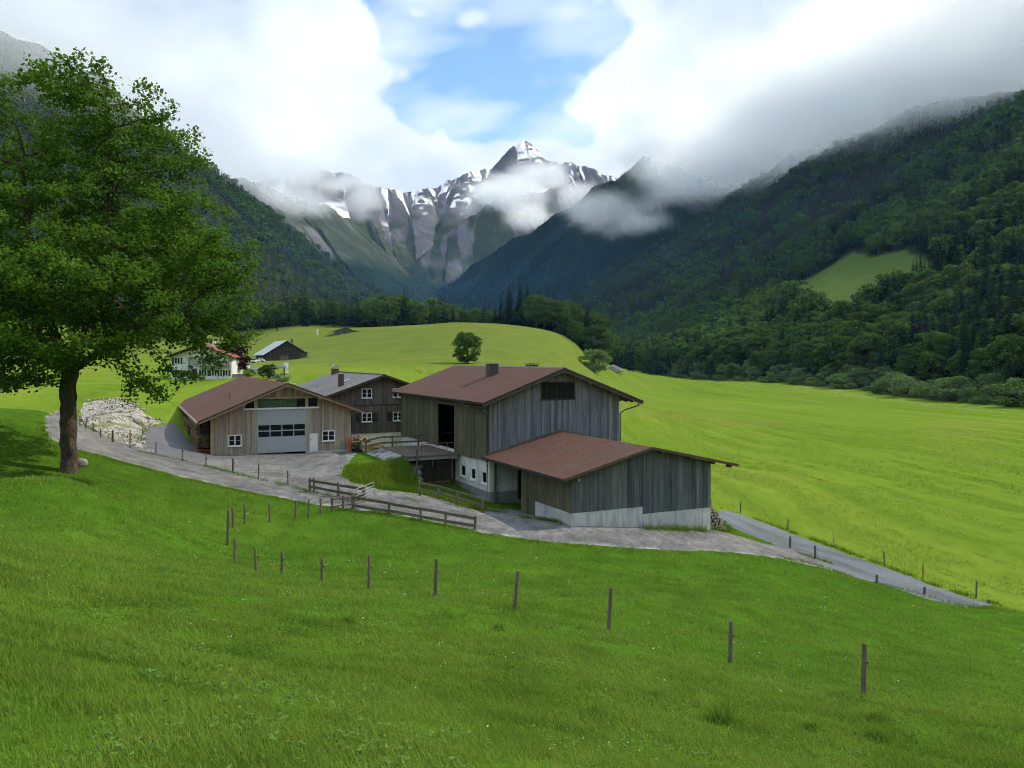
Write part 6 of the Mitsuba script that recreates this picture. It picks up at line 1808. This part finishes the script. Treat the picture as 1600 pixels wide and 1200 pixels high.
# tufts of rank grass, each its own plant
rt2 = np.random.default_rng(8)
TUFT = [(1128, 1130, .34, 'tall grass tuft with dry stalks below the second right fence post'), (1370, 1158, .22, 'dark low grass tuft straight below the right fence post'), (930, 1122, .17, 'small dark grass tuft in the centre right foreground'), (1024, 1092, .15, 'small dark grass tuft left of the tall tuft'), (1268, 1140, .16, 'small grass tuft between the tall tuft and the dark low tuft'),
        (780, 985, .16, 'leafy dark tuft left of the fence post at the picture centre'), (545, 975, .18, 'dark tuft in the pasture below the front fence row'), (1372, 1130, .2, 'soft grass tuft under the nearest fence post')]
for px, py, h, lb in TUFT:
    q = at(px, py, 4, 60)
    xy = q[:2] + rt2.normal(size=(260, 2)) * h * 0.38
    v, f, u = blades(xy, h * 1.25, 0.010, rt2, 0.7, 3)
    lab(part(None, 'grass_tuft', (v, f, u), 'm_grass'), lb, 'grass tuft')
# broad-leaved weeds and clover patches
V, Fs, U, n0 = [], [], [], 0
c = sector(3800, 5, 44, rgx, power=1.2)
p = meshkit.fbm(np.column_stack([c / 2.2, np.zeros(len(c))]), 3, 41)
c = c[p > 0.49]
zc = ground(c[:, 0], c[:, 1])
for (x_, y_), z_ in zip(c, zc):
    k = int(7 + 8 * rgx.random()); sp = 0.06 + 0.10 * rgx.random()
    cc = np.column_stack([x_ + rgx.normal(size=k) * sp, y_ + rgx.normal(size=k) * sp, z_ + 0.035 + 0.075 * rgx.random(k)])
    put(leaf_quads(cc, 0.036, rgx, 0.45, None, 1.6))
scene['clover'] = mikit.ply((np.vstack(V), np.vstack(Fs)), 'm_weed', uv=np.vstack(U))
lab('clover', 'broad leaved clover and herbs scattered through the pasture', 'herbs', kind='stuff')
# flowers
for name, mat, cnt_, size, lb in (('white_flowers', 'm_flower_white', 230, 0.016, 'tiny white flowers dotted over the pasture'), ('yellow_flowers', 'm_flower_yellow', 120, 0.014, 'tiny yellow buttercups dotted over the pasture')):
    c = sector(cnt_ * 3, 4, 48, rgx, power=1.3)
    p = meshkit.fbm(np.column_stack([c / 2.5, np.zeros(len(c)) + len(name)]), 3, 51)
    c = c[p > 0.53][:cnt_]
    k = 3
    cc = np.column_stack([np.repeat(c, k, 0) + rgx.normal(size=(len(c) * k, 2)) * 0.09, np.repeat(ground(c[:, 0], c[:, 1]), k) + 0.09 + 0.05 * rgx.random(len(c) * k)])
    v, f, u = leaf_quads(cc, size * np.repeat((0.5 + rgx.random(len(c))) * (0.8 + np.linalg.norm(c, axis=1) / 28.0), k), rgx, 0.3, None, 1.0)
    scene[name] = mikit.ply((v, f), mat)
    lab(name, lb, 'flowers', kind='stuff')
# long grass on the bank beside the ramp, along the barn and the track edges
V, Fs, U, n0 = [], [], [], 0
wl = rgx.random((26000, 2)) * [10.5, 13.5] + [-13.8, 8.5]
xy = np.array([3.55, 48.0]) + wl[:, :1] * np.array([0.90233, 0.43105]) + wl[:, 1:] * np.array([-0.43105, 0.90233])
ok = ~shapely.contains_xy(TRACK.buffer(0.1), xy[:, 0], xy[:, 1]) & ~((wl[:, 0] > -10.6) & (wl[:, 1] > 18.0)) & (wl[:, 0] < -4.2 + 0.9 * np.maximum(0, 15.5 - wl[:, 1]))
put(blades(xy[ok], 0.42, 0.030, rgx, 0.6, 2))
scene['long_grass'] = mikit.ply((np.vstack(V), np.vstack(Fs)), 'm_tall_grass', uv=np.vstack(U))
lab('long_grass', 'long yellow green grass on the bank beside the barn ramp', 'grass', kind='stuff')
V, Fs, U, n0 = [], [], [], 0


def strip(px, n, spread, h, w=0.03, lo=20, hi=120):
    q = np.array([at(a, b, lo, hi)[:2] for a, b in px])
    seg = np.linalg.norm(np.diff(q, axis=0), axis=1); cum = np.concatenate([[0], np.cumsum(seg)])
    s = rgx.random(n) * cum[-1]
    s = s[meshkit.fbm(np.column_stack([s / 0.9, s * 0, s * 0]), 3, 3) > 0.42]
    xy = np.column_stack([np.interp(s, cum, q[:, 0]), np.interp(s, cum, q[:, 1])]) + rgx.normal(size=(len(s), 2)) * spread
    put(blades(xy, h, w, rgx, 0.8, 2))


strip([(980, 827), (1040, 829), (1110, 832), (1136, 828)], 2600, 0.28, 0.38)
strip([(785, 806), (840, 812), (885, 819)], 900, 0.25, 0.25)
strip([(655, 775), (690, 779), (720, 790), (756, 800), (775, 800)], 2600, 0.45, 0.34)
strip([(200, 703), (240, 711), (300, 724), (364, 740), (450, 760), (483, 770), (530, 778), (560, 786)], 2600, 0.22, 0.22)
strip([(118, 660), (150, 677), (190, 692), (210, 690), (225, 668)], 900, 0.25, 0.25)
strip([(600, 766), (560, 755), (538, 743), (548, 727)], 1200, 0.3, 0.3)
strip([(1158, 803), (1231, 829), (1303, 855), (1382, 885), (1450, 911), (1525, 935), (1560, 945)], 2600, 0.16, 0.22)
strip([(1200, 868), (1260, 880), (1313, 895), (1370, 911), (1445, 931), (1520, 950), (1562, 948)], 2200, 0.25, 0.16)
strip([(1225, 857), (1250, 866), (1280, 876), (1300, 883)], 900, 0.22, 0.22)
strip([(66, 655), (72, 688), (110, 703), (160, 715), (220, 731), (290, 749), (360, 764), (430, 779), (500, 792), (600, 803), (660, 815), (743, 833), (820, 845), (900, 853), (1000, 861), (1080, 865), (1150, 867)], 5200, 0.22, 0.15)
strip([(615, 785), (640, 782), (660, 786)], 250, 0.2, 0.2)
scene['edge_weeds'] = mikit.ply((np.vstack(V), np.vstack(Fs)), 'm_tall_grass', uv=np.vstack(U))
lab('edge_weeds', 'ragged grass and weeds along track, lane and barn footings', 'grass', kind='stuff')
# shrubs and garden trees by the chalet
for i in range(2):
    group(f'proto_purple_near_{i}', broadleaf_proto(8 + i, 6.5, rp, 60, 40, 0.5, low=0.15, leafmat='m_purple_leaf'))
q = at(366, 592, 90, 300)
tree('copper_beech', 'proto_purple_near', q[0] * (q[1] + 10) / q[1], q[1] + 10, 8.5, 'dark purple leaved tree at the right of the white chalet', wide=0.95)
for px, py, h, lb in ((412, 590, 2.2, 'dark green garden shrub left of the garden shelter'), (421, 592, 2.8, 'bushy garden shrub beside the garden shelter'), (389, 588, 1.6, 'low shrub by the lane near the purple tree'), (440, 596, 1.6, 'low shrub at the right of the garden shelter')):
    q = at(px, py, 90, 300)
    tree('garden_shrub', BN if h > 2 else WN, q[0], q[1], h, lb, 'shrub', wide=1.5)
q = at(1125, 826, 30, 100)
tree('garden_shrub', WN, q[0], q[1], 0.9, 'small leafy shrub at the foot of the log pile', 'shrub', wide=1.2)
# ------------------------------------------------------------------ haze and the low clouds that cling to the slopes
HAZE = 1.45
scene['haze_air'] = {'type': 'homogeneous', 'albedo': {'type': 'rgb', 'value': [0.93, 0.955, 0.97]}, 'sigma_t': {'type': 'rgb', 'value': [0.45e-5 * HAZE, 1.2e-5 * HAZE, 3.1e-5 * HAZE]}}
scene['camera']['medium'] = {'type': 'ref', 'id': 'haze_air'}
_lo, _hi = np.array([-9300.0, -9300.0, -40.0]), np.array([9300.0, 9300.0, 2300.0])
scene['haze'] = {'type': 'cube', 'to_world': T().translate(((_lo + _hi) / 2).tolist()).scale(((_hi - _lo) / 2).tolist()), 'bsdf': {'type': 'null'}, 'interior': {'type': 'ref', 'id': 'haze_air'}}
lab('haze', 'thin blue valley haze', 'haze', kind='stuff')


def cloud_box(name, lo, hi, step, field, sigma, label):
    lo, hi = np.array(lo, float), np.array(hi, float)
    n = np.maximum(np.round((hi - lo) / step).astype(int), 4)
    xs, ys, zs = (lo[i] + (np.arange(n[i]) + 0.5) * (hi[i] - lo[i]) / n[i] for i in range(3))
    X, Y = np.meshgrid(xs, ys, indexing='xy')
    D = np.zeros((n[2], n[1], n[0]), np.float32)
    gzz = field.surface(X, Y)
    for k, z in enumerate(zs):
        D[k] = field(X, Y, np.full_like(X, z), gzz)
    w = 3                                                       # nothing at the faces of the box
    for ax, m in ((0, n[2]), (1, n[1]), (2, n[0])):
        e = np.clip(np.minimum(np.arange(m), m - 1 - np.arange(m)) / w, 0, 1)
        D *= e.reshape([-1 if i == ax else 1 for i in range(3)])
    scene[name + '_air'] = {'type': 'heterogeneous', 'albedo': {'type': 'constvolume', 'value': {'type': 'rgb', 'value': [0.950, 0.979, 1.0]}}, 'scale': float(sigma), 'phase': {'type': 'hg', 'g': 0.55},
                            'sigma_t': {'type': 'gridvolume', 'grid': mi.VolumeGrid(np.ascontiguousarray(D[..., None])), 'to_world': T().translate(lo.tolist()).scale((hi - lo).tolist()), 'filter_type': 'trilinear', 'accel': False}}
    scene[name] = {'type': 'cube', 'to_world': T().translate(((lo + hi) / 2).tolist()).scale(((hi - lo) / 2).tolist()), 'bsdf': {'type': 'null'}, 'interior': {'type': 'ref', 'id': name + '_air'}, 'exterior': {'type': 'ref', 'id': 'haze_air'}}
    lab(name, label, 'cloud', kind='stuff')


class Near:
    def surface(self, X, Y):
        g = ground(X.ravel(), Y.ravel()).reshape(X.shape)
        return np.maximum(g, np.where((Y > 2010) & (np.abs(np.arctan2(X, Y)) < 0.5), mountain_z(X, Y), -99))

    def __call__(self, X, Y, Z, S):
        L = X * AXR[0] + Y * AXR[1]; t = X * AX[0] + Y * AX[1]
        n = meshkit.fbm(np.stack([X / 210, Y / 210, Z / 130], -1), 5, 81)
        m = meshkit.fbm(np.stack([X / 70, Y / 70, Z / 50], -1), 3, 82)
        base = np.where(L > 0, 418 + 0.055 * (t - 1250), 392) - 22 + 170 * (n - 0.5) + 120 * (m - 0.5)
        above = Z - S
        thick = 250 + 200 * (n - 0.4)
        d = sstep(-20, 75, Z - base) * sstep(thick + 60, thick * 0.35, above) * (Z > S - 60)
        d = d * np.clip((0.65 * n + 0.35 * m - 0.30) * 5.0, 0.12, 1)
        side = sstep(430, 640, L) * np.maximum(1 - sstep(1700, 1900, t), sstep(0.265, 0.345, L / np.maximum(t, 1) + 0.10 * (n - 0.5))) + 0.30 * sstep(-330, -430, L)
        e = np.zeros_like(X)
        for c, r, w in ((P(1062, 238, 2420), (150, 140, 75), 1.8), (P(945, 325, 2330), (170, 170, 34), 1), (P(1055, 285, 2330), (150, 170, 50), 1), (P(1000, 348, 2200), (110, 140, 26), 1)):
            e = np.maximum(e, w * np.exp(-0.8 * (((X - c[0]) / r[0]) ** 2 + ((Y - c[1]) / r[1]) ** 2 + ((Z - c[2]) / r[2]) ** 2)))
        return np.clip(d * side + np.clip((e + 1.1 * (n - 0.5) + 1.3 * (m - 0.5) - 0.40) * 1.0, 0, 0.8) * (e > 0.05), 0, 1)


_M = [(P(790, 300, 4150), (240, 260, 80), 1.35), (P(735, 325, 4200), (110, 200, 50)), (P(850, 275, 4300), (240, 260, 60), 1.35), (P(575, 312, 4500), (120, 200, 75)), (P(470, 268, 4500), (330, 300, 70)), (P(545, 285, 4700), (240, 260, 45)), (P(835, 345, 4100), (110, 220, 70)), (P(905, 300, 4100), (150, 220, 90)),
      (P(436, 300, 2850), (130, 160, 100)), (P(945, 322, 2680), (190, 60, 34)), (P(1060, 290, 2660), (150, 60, 55)), (P(400, 260, 2750), (220, 160, 110))]


class Far:
    def surface(self, X, Y):
        return np.zeros_like(X)

    def __call__(self, X, Y, Z, S):
        n = meshkit.fbm(np.stack([X / 330, Y / 330, Z / 190], -1), 5, 91)
        n2 = meshkit.fbm(np.stack([X / 120, Y / 120, Z / 80], -1), 3, 93)
        d = np.zeros_like(X)
        for c, r, *w in _M:
            q = ((X - c[0]) / r[0]) ** 2 + ((Y - c[1]) / r[1]) ** 2 + ((Z - c[2]) / r[2]) ** 2
            d = np.maximum(d, np.exp(-q * 0.8) * (w[0] if w else 1.0))
        return np.clip((d + 1.3 * (n - 0.5) + 1.2 * (n2 - 0.5) - 0.50) * 2.2, 0, 1)


cloud_box('near_cloud', (-1500, 850, 240), (1500, 2560, 960), 14.0, Near(), 0.0145, 'grey cloud bank clinging to the wooded valley flanks')
cloud_box('far_cloud', (-1750, 2600, 280), (1350, 4950, 1500), 27.0, Far(), 0.010, 'white mist drifting before the snowy peaks')
